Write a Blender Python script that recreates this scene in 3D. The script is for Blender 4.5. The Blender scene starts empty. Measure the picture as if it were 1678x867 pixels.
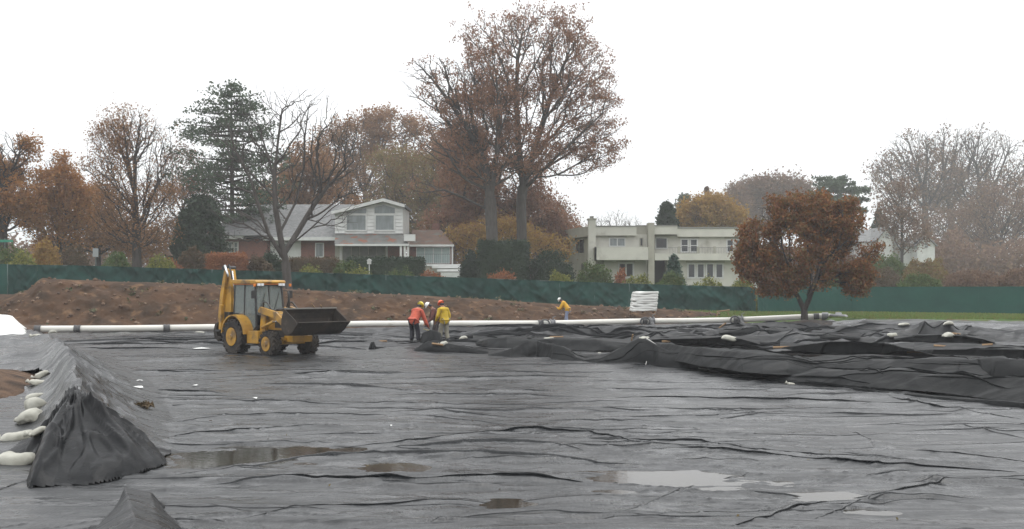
import bpy, bmesh, math, random
import numpy as np
from mathutils import Vector, Matrix

SC = bpy.context.scene
COL = SC.collection
R = math.radians

# ------------------------------------------------------------------ camera
FPX = 1750.0          # focal length in photograph pixels (1678 wide)
CX, HY, CAMZ = 839.0, 468.0, 2.4
cam_d = bpy.data.cameras.new('camera')
cam_d.sensor_width = 36.0
cam_d.lens = FPX / 1678.0 * 36.0
cam_d.shift_y = (HY - 433.5) / 1678.0
cam_d.clip_start = 0.2
cam_d.clip_end = 6000
cam = bpy.data.objects.new('camera', cam_d)
cam.location = (0, 0, CAMZ)
cam.rotation_euler = (R(90), 0, 0)
COL.objects.link(cam)
SC.camera = cam

# ------------------------------------------------------------------ sky and sun
HAZE = 0.0007
SUN_EL, SUN_AZ = 64.0, 18.0     # azimuth clockwise from +Y: the bright part of the cloud is ahead, over the houses
world = bpy.data.worlds.new('World')
SC.world = world
world.use_nodes = True
wn, wl = world.node_tree.nodes, world.node_tree.links
bg = wn['Background']
sky = wn.new('ShaderNodeTexSky')
sky.sky_type = 'NISHITA'
sky.sun_disc = False
sky.sun_elevation = R(SUN_EL)
sky.sun_rotation = R(SUN_AZ)
sky.air_density = 1.0
sky.dust_density = 6.0
sky.ozone_density = 1.0
hs = wn.new('ShaderNodeHueSaturation')
hs.inputs['Saturation'].default_value = 0.12
wl.new(sky.outputs[0], hs.inputs['Color'])
ov = wn.new('ShaderNodeMixRGB')          # the cloud deck: nearly even white over the clear sky
ov.inputs[0].default_value = 0.88
# an overcast deck is about two to three times brighter overhead than at the horizon
wtc = wn.new('ShaderNodeTexCoord'); wsp = wn.new('ShaderNodeSeparateXYZ'); wl.new(wtc.outputs['Generated'], wsp.inputs[0])
wmr = wn.new('ShaderNodeMapRange'); wmr.inputs[1].default_value = 0.0; wmr.inputs[2].default_value = 1.0
wmr.inputs[3].default_value = 1.0; wmr.inputs[4].default_value = 2.5; wl.new(wsp.outputs['Z'], wmr.inputs[0])
wsc = wn.new('ShaderNodeVectorMath'); wsc.operation = 'SCALE'; wsc.inputs[0].default_value = (8.9, 9.0, 9.15)
wl.new(wmr.outputs[0], wsc.inputs['Scale']); wl.new(wsc.outputs[0], ov.inputs[2])
wl.new(hs.outputs[0], ov.inputs[1])
wl.new(ov.outputs[0], bg.inputs['Color'])
bg.inputs['Strength'].default_value = 0.12

sun_d = bpy.data.lights.new('sun', 'SUN')
sun_d.energy = 0.6
sun_d.angle = R(25)
sun_d.color = (1.0, 0.97, 0.93)
sun = bpy.data.objects.new('sun', sun_d)
az, el = R(SUN_AZ), R(SUN_EL)
sd = Vector((math.sin(az) * math.cos(el), math.cos(az) * math.cos(el), math.sin(el)))
sun.rotation_euler = (-sd).to_track_quat('-Z', 'Y').to_euler()
sun.location = (0, 0, 60)
COL.objects.link(sun)

SC.view_settings.view_transform = 'Standard'
SC.view_settings.look = 'None'
SC.view_settings.exposure = 0.0
SC.view_settings.gamma = 1.0
try:
    SC.cycles.max_bounces = 6
    SC.cycles.diffuse_bounces = 2
    SC.cycles.glossy_bounces = 2
    SC.cycles.transmission_bounces = 3
    SC.cycles.transparent_max_bounces = 6
    SC.cycles.volume_bounces = 1
except Exception:
    pass

# ------------------------------------------------------------------ helpers
def W(px, py, Z):
    """photograph pixel at distance Z -> world point"""
    return Vector(((px - CX) / FPX * Z, Z, CAMZ - (py - HY) / FPX * Z))

def ramp(x, pts):
    xs = [p[0] for p in pts]; ys = [p[1] for p in pts]
    return np.interp(x, xs, ys)

def sstep(a, b, x):
    t = np.clip((x - a) / (b - a), 0, 1)
    return t * t * (3 - 2 * t)

def _hash(ix, iy, iz, seed):
    h = (ix.astype(np.int64) * 374761393 + iy.astype(np.int64) * 668265263 + iz.astype(np.int64) * 2147483647 + seed * 1274126177) & 0xffffffff
    h = ((h ^ (h >> 13)) * 1274126177) & 0xffffffff
    h = (h ^ (h >> 16)) & 0xffffffff
    return h / 4294967295.0

def vnoise(x, y, z=None, seed=0):
    """smooth value noise in -1..1"""
    x = np.asarray(x, float); y = np.asarray(y, float)
    z = np.zeros_like(x) if z is None else np.asarray(z, float)
    ix, iy, iz = np.floor(x), np.floor(y), np.floor(z)
    fx, fy, fz = x - ix, y - iy, z - iz
    fx = fx * fx * fx * (fx * (fx * 6 - 15) + 10); fy = fy * fy * fy * (fy * (fy * 6 - 15) + 10); fz = fz * fz * (3 - 2 * fz)
    def c(a, b, d): return _hash(ix + a, iy + b, iz + d, seed)
    v0 = (c(0,0,0)*(1-fx)+c(1,0,0)*fx)*(1-fy) + (c(0,1,0)*(1-fx)+c(1,1,0)*fx)*fy
    if not z.any():
        return v0 * 2 - 1
    v1 = (c(0,0,1)*(1-fx)+c(1,0,1)*fx)*(1-fy) + (c(0,1,1)*(1-fx)+c(1,1,1)*fx)*fy
    return (v0 * (1 - fz) + v1 * fz) * 2 - 1

def fbm(x, y, z=None, oct=4, seed=0, gain=0.5):
    a, s, t = 1.0, 0.0, 0.0
    for k in range(oct):
        f = 2.03 ** k
        s = s + a * vnoise(x * f + 7.3 * k, y * f + 3.1 * k, None if z is None else z * f, seed + k)
        t += a; a *= gain
    return s / t

def ridged(x, y, oct=3, seed=0):
    """0..1 with sharp crests"""
    a, s, t = 1.0, 0.0, 0.0
    for k in range(oct):
        f = 2.1 ** k
        s = s + a * (1 - np.abs(vnoise(x * f + 5.1 * k, y * f + 9.7 * k, None, seed + k))) ** 3
        t += a; a *= 0.5
    return s / t

class MB:
    def __init__(self): self.v = []; self.f = []
    def add(self, vs, fs):
        o = len(self.v); self.v += [tuple(p) for p in vs]; self.f += [tuple(i + o for i in f) for f in fs]; return self
    def box(self, x0, x1, y0, y1, z0, z1, M=None):
        vs = [Vector(p) for p in ((x0,y0,z0),(x1,y0,z0),(x1,y1,z0),(x0,y1,z0),(x0,y0,z1),(x1,y0,z1),(x1,y1,z1),(x0,y1,z1))]
        if M is not None: vs = [M @ p for p in vs]
        return self.add(vs, [(0,3,2,1),(4,5,6,7),(0,1,5,4),(1,2,6,5),(2,3,7,6),(3,0,4,7)])
    def prism(self, poly, a, b, axis='y', M=None):
        """poly of 2D points (x,z for axis y; x,y for axis z; y,z for axis x) extruded from a to b"""
        def P(p, t):
            if axis == 'y': q = (p[0], t, p[1])
            elif axis == 'z': q = (p[0], p[1], t)
            else: q = (t, p[0], p[1])
            return M @ Vector(q) if M is not None else q
        n = len(poly)
        vs = [P(p, a) for p in poly] + [P(p, b) for p in poly]
        fs = [tuple(range(n)), tuple(range(2*n-1, n-1, -1))] + [(i, i+n, (i+1) % n + n, (i+1) % n) for i in range(n)]
        return self.add(vs, fs)
    def tube(self, pts, rads, sides=8, caps=True):
        pts = [Vector(p) for p in pts]
        if not hasattr(rads, '__len__'): rads = [rads] * len(pts)
        vs, fs = [], []
        prev = None
        for i, p in enumerate(pts):
            d = (pts[min(i+1, len(pts)-1)] - pts[max(i-1, 0)]).normalized()
            if prev is None:
                a = d.cross(Vector((0, 0, 1)))
                if a.length < 0.1: a = d.cross(Vector((1, 0, 0)))
            else:
                a = prev - d * prev.dot(d)
            a.normalize(); prev = a; b = d.cross(a)
            for k in range(sides):
                t = 2 * math.pi * k / sides
                vs.append(p + (a * math.cos(t) + b * math.sin(t)) * rads[i])
        for i in range(len(pts) - 1):
            for k in range(sides):
                fs.append((i*sides+k, i*sides+(k+1) % sides, (i+1)*sides+(k+1) % sides, (i+1)*sides+k))
        if caps:
            fs.append(tuple(range(sides-1, -1, -1))); fs.append(tuple((len(pts)-1)*sides+k for k in range(sides)))
        return self.add(vs, fs)
    def lathe(self, prof, center, axis, sides=24):
        """prof: list of (radius, offset along axis)"""
        ax = Vector(axis).normalized(); c = Vector(center)
        a = ax.cross(Vector((0, 0, 1)))
        if a.length < 0.1: a = ax.cross(Vector((1, 0, 0)))
        a.normalize(); b = ax.cross(a)
        vs, fs = [], []
        for r, o in prof:
            for k in range(sides):
                t = 2 * math.pi * k / sides
                vs.append(c + ax * o + (a * math.cos(t) + b * math.sin(t)) * r)
        for i in range(len(prof) - 1):
            for k in range(sides):
                fs.append((i*sides+k, i*sides+(k+1) % sides, (i+1)*sides+(k+1) % sides, (i+1)*sides+k))
        fs.append(tuple(range(sides-1, -1, -1))); fs.append(tuple((len(prof)-1)*sides+k for k in range(sides)))
        return self.add(vs, fs)
    def ball(self, c, rx, ry, rz, nu=14, nv=9, M=None):
        vs, fs = [], []
        for j in range(nv + 1):
            ph = -math.pi/2 + math.pi * j / nv
            for i in range(nu):
                t = 2*math.pi*i/nu
                p = Vector((rx*math.cos(ph)*math.cos(t), ry*math.cos(ph)*math.sin(t), rz*math.sin(ph)))
                if M is not None: p = M @ p
                vs.append(Vector(c) + p)
        for j in range(nv):
            for i in range(nu):
                fs.append((j*nu+i, j*nu+(i+1) % nu, (j+1)*nu+(i+1) % nu, (j+1)*nu+i))
        return self.add(vs, fs)
    def build(self, name, m=None, parent=None, world=False, smooth=False, bevel=0, loc=None):
        return mkobj(name, self.v, self.f, m, parent, world, smooth, bevel, loc)

def mkobj(name, v, f, m=None, parent=None, world=False, smooth=False, bevel=0, loc=None):
    me = bpy.data.meshes.new(name)
    off = Vector((0, 0, 0))
    if world and parent is not None:
        off = Vector(parent.location)
        pp = parent.parent
        while pp is not None:
            off = off + Vector(pp.location); pp = pp.parent
        if parent.type == 'MESH' and parent.get('_off'): pass
    if loc is not None: off = Vector(loc)
    if off.length > 0: v = [(p[0]-off[0], p[1]-off[1], p[2]-off[2]) for p in v]
    me.from_pydata([tuple(p) for p in v], [], f)
    return _finish(me, name, m, parent, smooth, bevel, loc)

def _finish(me, name, m, parent, smooth, bevel=0, loc=None):
    me.update()
    o = bpy.data.objects.new(name, me)
    COL.objects.link(o)
    if m is not None: me.materials.append(m)
    if smooth: me.polygons.foreach_set('use_smooth', [True] * len(me.polygons))
    if parent is not None: o.parent = parent
    if loc is not None: o.location = loc
    if bevel:
        b = o.modifiers.new('bevel', 'BEVEL'); b.width = bevel; b.segments = 2; b.limit_method = 'ANGLE'; b.angle_limit = R(40)
    return o

def npmesh(name, V, F, m=None, parent=None, smooth=True, loc=None):
    """V (n,3) float array, F (k,3 or 4) int array"""
    me = bpy.data.meshes.new(name)
    V = np.asarray(V, np.float32); F = np.asarray(F, np.int32)
    if loc is not None: V = V - np.array(loc, np.float32)
    n, k = F.shape
    me.vertices.add(len(V)); me.vertices.foreach_set('co', V.ravel())
    me.loops.add(n * k); me.loops.foreach_set('vertex_index', F.ravel())
    me.polygons.add(n)
    me.polygons.foreach_set('loop_start', np.arange(0, n * k, k, dtype=np.int32))
    try: me.polygons.foreach_set('loop_total', np.full(n, k, np.int32))
    except Exception: pass
    me.update(calc_edges=True)
    if smooth: me.polygons.foreach_set('use_smooth', np.ones(n, bool))
    o = bpy.data.objects.new(name, me)
    COL.objects.link(o)
    if m is not None: me.materials.append(m)
    if parent is not None: o.parent = parent
    if loc is not None and parent is None: o.location = loc
    return o

def gridfaces(nr, nc):
    i = np.arange(nr - 1)[:, None] * nc + np.arange(nc - 1)[None, :]
    i = i.ravel()
    return np.stack([i, i + 1, i + nc + 1, i + nc], 1)

def tag(o, label=None, cat=None, group=None, kind=None):
    if label: o['label'] = label
    if cat: o['category'] = cat
    if group: o['group'] = group
    if kind: o['kind'] = kind
    return o

def empty(name, loc, label=None, cat=None, group=None, rz=0):
    o = bpy.data.objects.new(name, None)
    o.empty_display_size = 0.3
    COL.objects.link(o); o.location = loc; o.rotation_euler = (0, 0, rz)
    return tag(o, label, cat, group)

def copy_tree(o, parent=None):
    c = o.copy(); COL.objects.link(c); c.parent = parent
    for ch in [q for q in KIDS.get(o.name, o.children)]: copy_tree(ch, c)
    return c
KIDS = {}

# ------------------------------------------------------------------ materials
def mat(name, col, rough=0.7, col2=None, scale=3.0, detail=4.0, spec=0.5, bump=0.0, bscale=None, metal=0.0,
        stretch=(1, 1, 1), lo=0.35, hi=0.65, col3=None, scale3=None, lo3=0.5, hi3=0.7, island=None, transl=0.0, coord='Object', rough2=None):
    m = bpy.data.materials.new(name); m.use_nodes = True
    n, l = m.node_tree.nodes, m.node_tree.links
    b = n['Principled BSDF']
    b.inputs['Base Color'].default_value = (*col, 1)
    b.inputs['Roughness'].default_value = rough
    b.inputs['Metallic'].default_value = metal
    b.inputs['Specular IOR Level'].default_value = spec
    tc = n.new('ShaderNodeTexCoord'); mp = n.new('ShaderNodeMapping')
    mp.inputs['Scale'].default_value = stretch
    l.new(tc.outputs[coord], mp.inputs['Vector'])
    cur = None
    if col2 is not None:
        nz = n.new('ShaderNodeTexNoise'); nz.inputs['Scale'].default_value = scale; nz.inputs['Detail'].default_value = detail
        l.new(mp.outputs[0], nz.inputs['Vector'])
        mr = n.new('ShaderNodeMapRange'); mr.inputs[1].default_value = lo; mr.inputs[2].default_value = hi
        l.new(nz.outputs['Fac'], mr.inputs[0])
        mx = n.new('ShaderNodeMixRGB'); mx.inputs[1].default_value = (*col, 1); mx.inputs[2].default_value = (*col2, 1)
        l.new(mr.outputs[0], mx.inputs[0]); cur = mx.outputs[0]
        if rough2 is not None:
            mrr = n.new('ShaderNodeMapRange'); mrr.inputs[3].default_value = rough; mrr.inputs[4].default_value = rough2
            l.new(mr.outputs[0], mrr.inputs[0]); l.new(mrr.outputs[0], b.inputs['Roughness'])
    if col3 is not None:
        nz = n.new('ShaderNodeTexNoise'); nz.inputs['Scale'].default_value = scale3 or scale * 4; nz.inputs['Detail'].default_value = 5
        l.new(mp.outputs[0], nz.inputs['Vector'])
        mr = n.new('ShaderNodeMapRange'); mr.inputs[1].default_value = lo3; mr.inputs[2].default_value = hi3
        l.new(nz.outputs['Fac'], mr.inputs[0])
        mx = n.new('ShaderNodeMixRGB'); mx.inputs[2].default_value = (*col3, 1)
        if cur is not None: l.new(cur, mx.inputs[1])
        else: mx.inputs[1].default_value = (*col, 1)
        l.new(mr.outputs[0], mx.inputs[0]); cur = mx.outputs[0]
    if island is not None:
        g = n.new('ShaderNodeNewGeometry')
        cr = n.new('ShaderNodeValToRGB'); e = cr.color_ramp.elements
        while len(e) < len(island): e.new(0.5)
        for i, c in enumerate(island):
            e[i].position = i / max(1, len(island) - 1); e[i].color = (*c, 1)
        l.new(g.outputs['Random Per Island'], cr.inputs[0])
        if cur is not None:
            mx = n.new('ShaderNodeMixRGB'); mx.inputs[0].default_value = 0.6
            l.new(cur, mx.inputs[1]); l.new(cr.outputs[0], mx.inputs[2]); cur = mx.outputs[0]
        else: cur = cr.outputs[0]
    if cur is not None: l.new(cur, b.inputs['Base Color'])
    if bump:
        nb = n.new('ShaderNodeTexNoise'); nb.inputs['Scale'].default_value = bscale or scale * 5; nb.inputs['Detail'].default_value = 5
        l.new(mp.outputs[0], nb.inputs['Vector'])
        bp = n.new('ShaderNodeBump'); bp.inputs['Strength'].default_value = 1.0; bp.inputs['Distance'].default_value = bump
        l.new(nb.outputs['Fac'], bp.inputs['Height']); l.new(bp.outputs[0], b.inputs['Normal'])
    if transl:
        tr = n.new('ShaderNodeBsdfTranslucent'); ms = n.new('ShaderNodeMixShader'); ms.inputs[0].default_value = transl
        if cur is not None: l.new(cur, tr.inputs['Color'])
        else: tr.inputs['Color'].default_value = (*col, 1)
        out = n['Material Output']
        l.new(b.outputs[0], ms.inputs[1]); l.new(tr.outputs[0], ms.inputs[2]); l.new(ms.outputs[0], out.inputs['Surface'])
    return m
# ------------------------------------------------------------------ terrain under everything
FENCE_TOP = [(-900,430),(0,433),(60,434),(130,435),(340,441.5),(560,448),(760,455),(900,460),(1100,467),(1240,470.5),(1678,469.5),(2600,468)]
FENCE_Z = [(-900,60),(0,66),(130,69),(560,74),(900,76),(1240,80),(1396,79),(1678,71),(2600,52)]
def fence_z(px): return ramp(px, FENCE_Z)
def fence_top(px): return CAMZ - (ramp(px, FENCE_TOP) - HY) / FPX * fence_z(px)
EDGE_Z = [(-900,50),(0,53),(300,58),(900,63),(1100,66),(1180,69),(1300,66),(1400,59.5),(1678,57),(2600,46)]
def ground_h(x, Y):
    x = np.asarray(x, float); Y = np.asarray(Y, float)
    px = CX + FPX * x / np.maximum(Y, 8.0)
    px = np.clip(px, -900, 2600)
    e = ramp(px, EDGE_Z); fz = fence_z(px); fg = fence_top(px) - 1.86
    lawn = ramp(px, [(-900,.3),(0,.0),(1100,.05),(1200,.3),(1400,.52),(2600,.55)])
    far = ramp(px, [(-900,3.3),(0,3.3),(450,3.4),(750,3.1),(950,2.5),(1250,2.1),(2600,2.1)])
    h = -0.45 + (lawn + 0.45) * sstep(e - 1.5, e + 0.8, Y)
    h = h + (fg - lawn) * sstep(e + 2, fz, Y) * (Y > e)
    h = h + (far - fg) * sstep(fz + 1, fz + 16, Y)
    h = h + 9.0 * sstep(170, 700, Y)
    # the bank on the left of the basin
    xl = ramp(Y, [(-20,-5.5),(8,-5.9),(15.2,-6.9),(24,-10.8),(31,-14),(50,-23)])
    h = np.maximum(h, -0.45 + 0.75 * sstep(0, 1.6, xl - x) * (Y < 60))
    # brown soil showing left of the liner
    h = np.maximum(h, -0.45 + (1.12 + .08 * vnoise(x * 3, Y * 3)) * np.exp(-(((x + 11.6) / 1.9) ** 2 + ((Y - 21) / 7.0) ** 2) ** 1.5))
    xr = 26 + 0.5 * Y
    h = np.maximum(h, -0.45 + 1.0 * sstep(0, 3, x - xr) * (Y < 70))
    h = np.maximum(h, -0.45 + 1.15 * sstep(0, 3, 5.5 - Y))
    return h

soil = mat('wet_soil', (.085,.050,.030), .9, (.14,.085,.05), 1.3, 6, .25, .05, 9, col3=(.045,.028,.02), scale3=4)
def ground_mat():
    m = mat('ground_cover', (.055,.100,.022), .9, (.085,.13,.035), .6, 6, .2, .03, 30, col3=(.10,.075,.035), scale3=1.2, lo3=.52, hi3=.62)
    n, l = m.node_tree.nodes, m.node_tree.links
    b = n['Principled BSDF']; src = b.inputs['Base Color'].links[0].from_socket
    geo = n.new('ShaderNodeNewGeometry'); sp = n.new('ShaderNodeSeparateXYZ'); l.new(geo.outputs['Position'], sp.inputs[0])
    # bare soil inside the works (nearer than the lawn), grass outside
    def mth(op, a, b_):
        q = n.new('ShaderNodeMath'); q.operation = op
        for i, s_ in enumerate((a, b_)):
            if isinstance(s_, (int, float)): q.inputs[i].default_value = s_
            else: l.new(s_, q.inputs[i])
        return q.outputs[0]
    behind = mth('GREATER_THAN', sp.outputs['Y'], 71.5)                       # gardens beyond the fence
    side = mth('GREATER_THAN', mth('SUBTRACT', sp.outputs['X'], mth('MULTIPLY', sp.outputs['Y'], .165)), 0)
    lawn_ = mth('MULTIPLY', side, mth('GREATER_THAN', sp.outputs['Y'], 51))
    mr = n.new('ShaderNodeMath'); mr.operation = 'MAXIMUM'; l.new(behind, mr.inputs[0]); l.new(lawn_, mr.inputs[1])
    mx = n.new('ShaderNodeMixRGB')
    sn = n.new('ShaderNodeTexNoise'); sn.inputs['Scale'].default_value = 2.2; sn.inputs['Detail'].default_value = 8; l.new(geo.outputs['Position'], sn.inputs[0])
    cr_ = n.new('ShaderNodeValToRGB'); cr_.color_ramp.elements[0].position = .35; cr_.color_ramp.elements[0].color = (.035,.022,.015,1)
    cr_.color_ramp.elements[1].position = .68; cr_.color_ramp.elements[1].color = (.13,.08,.05,1); l.new(sn.outputs['Fac'], cr_.inputs[0]); l.new(cr_.outputs[0], mx.inputs[1])
    l.new(mr.outputs[0], mx.inputs[0]); l.new(src, mx.inputs[2]); l.new(mx.outputs[0], b.inputs['Base Color'])
    return m
M_ground = ground_mat()

def build_ground():
    us = np.concatenate([np.linspace(-3000, -170, 20), np.linspace(-160, 160, 221), np.linspace(170, 3000, 20)])
    ys = np.concatenate([np.linspace(-800, -30, 6), np.linspace(-20, 130, 150), np.linspace(135, 300, 20), np.linspace(340, 3500, 14)])
    X, Y = np.meshgrid(us, ys)
    Z = ground_h(X, Y) + 0.04 * fbm(X * .6, Y * .6, oct=3, seed=4)
    V = np.stack([X, Y, Z], -1).reshape(-1, 3)
    o = npmesh('ground', V, gridfaces(len(ys), len(us)), M_ground)
    tag(o, kind='structure')
build_ground()

# ------------------------------------------------------------------ liner on the basin floor
def seg_dist(x, y, pts):
    """distance to a polyline and the parameter along it (0..1), signed side"""
    best = np.full(x.shape, 1e9); par = np.zeros(x.shape); side = np.zeros(x.shape)
    n = len(pts) - 1
    for i in range(n):
        ax, ay = pts[i]; bx, by = pts[i + 1]
        dx, dy = bx - ax, by - ay; L2 = dx * dx + dy * dy
        t = np.clip(((x - ax) * dx + (y - ay) * dy) / L2, 0, 1)
        qx, qy = x - ax - t * dx, y - ay - t * dy
        d = np.hypot(qx, qy)
        s = np.sign(dx * qy - dy * qx)
        k = d < best
        best = np.where(k, d, best); par = np.where(k, (i + t) / n, par); side = np.where(k, s, side)
    return best, par, side

def fl(px, py):
    Z = CAMZ * FPX / (py - HY)
    return ((px - CX) / FPX * Z, Z)

FOLDS = [  # pixel polylines on the floor, height, width
 ([(280,780),(380,768),(480,752),(560,748),(640,747),(760,750),(850,752),(1000,763),(1100,766)], .075, .14),
 ([(540,733),(650,727),(760,715),(860,707),(960,712),(1050,728)], .06, .22),
 ([(620,736),(700,731),(800,724),(900,730),(960,742)], .05, .13),
 ([(430,789),(520,790),(640,788),(760,787),(880,789),(1000,795),(1100,797)], .075, .15),
 ([(320,796),(420,790),(500,790)], .04, .1),
 ([(1000,655),(1100,655),(1210,658),(1330,660),(1450,664)], .07, .35),
 ([(430,630),(520,633),(620,640),(700,648)], .09, .5),
 ([(350,622),(450,618),(560,613),(680,610)], .04, .5),
 ([(560,672),(650,672),(760,680),(840,688)], .05, .25),
 ([(1050,738),(1180,738),(1300,750),(1420,762),(1500,768),(1680,778)], .055, .2),
 ([(1395,710),(1430,725),(1485,755)], .05, .12),
 ([(1500,742),(1600,750),(1700,762)], .05, .22),
 ([(1230,775),(1150,790),(1060,830),(1000,850)], .03, .15),
 ([(1330,860),(1440,815),(1560,790),(1680,783)], .045, .2),
 ([(1080,800),(1250,812),(1400,818),(1500,812)], .045, .15),
 ([(1200,867),(1300,835),(1400,825)], .05, .15),
 ([(1180,690),(1240,684),(1290,678)], .04, .25),
 ([(960,725),(1050,722),(1130,723),(1200,735),(1330,745),(1500,760)], .05, .18),
 ([(700,860),(800,845),(900,838),(1000,845),(1120,850)], .03, .15),
 ([(380,860),(480,838),(620,830),(760,825)], .03, .15),
 ([(140,585),(300,583),(480,586),(600,590)], .04, .7),
 ([(210,610),(260,612),(330,611)], .05, .5),
 ([(900,735),(1000,731),(1100,733)], .05, .12),
 ([(1450,650),(1520,668),(1678,690)], .06, .5),
 ([(250,700),(330,688),(440,684)], .035, .15),
 ([(260,722),(340,712),(470,704),(560,700)], .04, .14),
 ([(1560,700),(1640,712),(1720,730)], .04, .2),
 ([(240,640),(300,644),(350,644)], .05, .3),
]
FOLDS = [([fl(*p) for p in P], h, w) for P, h, w in FOLDS]
_r = np.random.default_rng(321)
for _k in range(46):
    _x, _y = fl(_r.uniform(120, 680), _r.uniform(546, 574)); _L = _r.uniform(1.2, 4.5); _s = _r.normal(0, .22)
    FOLDS.append(([(_x - _L, _y - _L * _s), (_x - _L * .3, _y - _L * _s * .3 + _r.normal(0, .25)), (_x + _L * .4, _y + _L * _s * .4), (_x + _L, _y + _L * _s)], _r.uniform(.07, .17), .35))
N_MAIN = len(FOLDS)
# many lesser creases pulled across the sheet
_r = np.random.default_rng(123)
for _k in range(190):
    _py = 585 + 300 * _r.random() ** 1.1; _px = _r.uniform(120, 1700); _x, _y = fl(_px, _py)
    _L = _r.uniform(.04, .13) * _y * _r.uniform(.6, 1.6); _s = _r.normal(.02, .10) if _r.random() < .8 else _r.uniform(-1.2, 1.2)
    if abs(_s) > .4: _L *= .35
    _c = _r.normal(0, .06) * _L
    FOLDS.append(([(_x - _L, _y - _L * _s), (_x - _L * .35, _y - _L * _s * .35 + _c), (_x + _L * .35, _y + _L * _s * .35 + _c), (_x + _L, _y + _L * _s)],
                  _r.uniform(.012, .042) * (.7 + _y / 40), _r.uniform(.05, .13) * (.6 + _y / 35)))

PUDDLES = [ # centre px, half width px, half height py, depth
 (375,750,100,15,.046), (645,766,50,8,.045), (832,827,48,9,.035),
 (1078,782,138,12,.050), (1365,816,60,8,.040), (1160,803,40,4,.02),
 (520,741,90,8,.035), (1420,840,50,5,.02), (1000,806,40,4,.018), (700,850,35,4,.015), (960,852,36,4,.014),
]
WATER_Z = -0.003

def floor_h(X, Y):
    h = 0.016 * fbm(X * .35, Y * .7, oct=2, seed=11) + 0.015
    far = sstep(12, 45, Y)
    # stretched crinkles running mostly across
    wx = X + 1.5 * vnoise(X * .3, Y * .3, seed=5); wy = Y + 0.5 * vnoise(X * .35, Y * .35, seed=6)
    r1 = ridged(wx * .28, wy * 1.6, 3, 21)
    r2 = ridged(wx * .9 + wy * .7, wy * 2.6 - wx * .5, 2, 31)
    msk = sstep(-.2, .5, vnoise(X * .22, Y * .5, seed=8))
    h = h + (0.012 + .035 * far) * r1 ** 1.6 * msk + (0.010 + .02 * far) * r2 ** 1.4 * sstep(-.1, .5, vnoise(X * .4 + 9, Y * .4, seed=9))
    # tight creases: short sharp kinks in broken bundles, some running on the slant
    for kk, (ax_, ay_, amp_, sd__) in enumerate(((.9, 3.4, .020, 201), (1.3, 4.8, .014, 211), (1.9, 2.4, .015, 221))):
        qx = X * ax_ + Y * (.0, .5, -1.1)[kk] * ax_; qy = Y * ay_ + X * (.0, .5, 1.3)[kk]
        qy = qy + .7 * vnoise(X * .8, Y * .8, seed=sd__ + 3)
        c_ = np.clip(1 - np.abs(vnoise(qx, qy, seed=sd__)) * 5.5, 0, 1)
        h = h + amp_ * c_ * sstep(0.05, .5, vnoise(X * .45 + 3 * kk, Y * .6, seed=sd__ + 5))
    h = h + 0.006 * fbm(X * 3, Y * 5, oct=2, seed=14)
    for k, (P, A, wd) in enumerate(FOLDS):
        P = np.array(P)
        m = (X > P[:, 0].min() - 2) & (X < P[:, 0].max() + 2) & (Y > P[:, 1].min() - 2.5) & (Y < P[:, 1].max() + 2.5)
        if not m.any(): continue
        x, y = X[m], Y[m]
        x2 = x + .12 * vnoise(x * 1.1, y * 1.1, seed=50 + k); y2 = y + .12 * vnoise(x * .9, y * 1.3, seed=70 + k)
        d, t, s = seg_dist(x2, y2, P)
        near = s < 0            # the side towards the camera is the steep one
        w = np.where(near, np.maximum(wd * .30, .00030 * y * y), np.maximum(wd * 1.4, .0004 * y * y))
        env = np.sin(np.pi * np.clip(t, 0.001, .999)) ** .55 * (1 + .3 * vnoise(t * 9, t * 0 + k, seed=3))
        h[m] += A * (.45 if k < N_MAIN else .8) * env * np.exp(-(d / w) ** 1.7)
    for (cx, cy, rx, ry, dep) in PUDDLES:
        (x0, y0) = fl(cx, cy); y1 = fl(cx, cy - ry)[1]; y2 = fl(cx, cy + ry)[1]
        ax = rx / FPX * y0; ay = (y1 - y2) / 2; yc = (y1 + y2) / 2
        q = ((X - x0) / ax) ** 2 + ((Y - yc) / ay) ** 2
        q = q * (1 + .5 * vnoise(X * 2.2, Y * 3.4, seed=90)) 
        h -= (dep + .03) * np.exp(-q ** 1.4 * .9)
    # towards the far and left edges the sheet climbs the bank in crumpled waves
    px = CX + FPX * X / Y
    e = ramp(px, EDGE_Z) - ramp(px, [(-300,2),(600,4),(900,1),(2600,0)])
    up = sstep(e - 9, e - 1, Y)
    h = h + up * (-.03 + .26 * (ridged(X * .22, Y * .45 + X * .08, 3, 61) - .35)) * ramp(px, [(-300,1),(1100,.8),(2600,1)])
    h = h + np.interp(px, [1250, 1400, 2600], [0, .42, .45]) * sstep(e - 8, e - .5, Y)
    h = h + .10 * (ridged(X * .12 + 4, Y * .35, 2, 66) - .3) * sstep(34, 44, Y) * (px < 700)
    h = h - 0.5 * sstep(e + .5, e + 3, Y)*0
    return h

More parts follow.
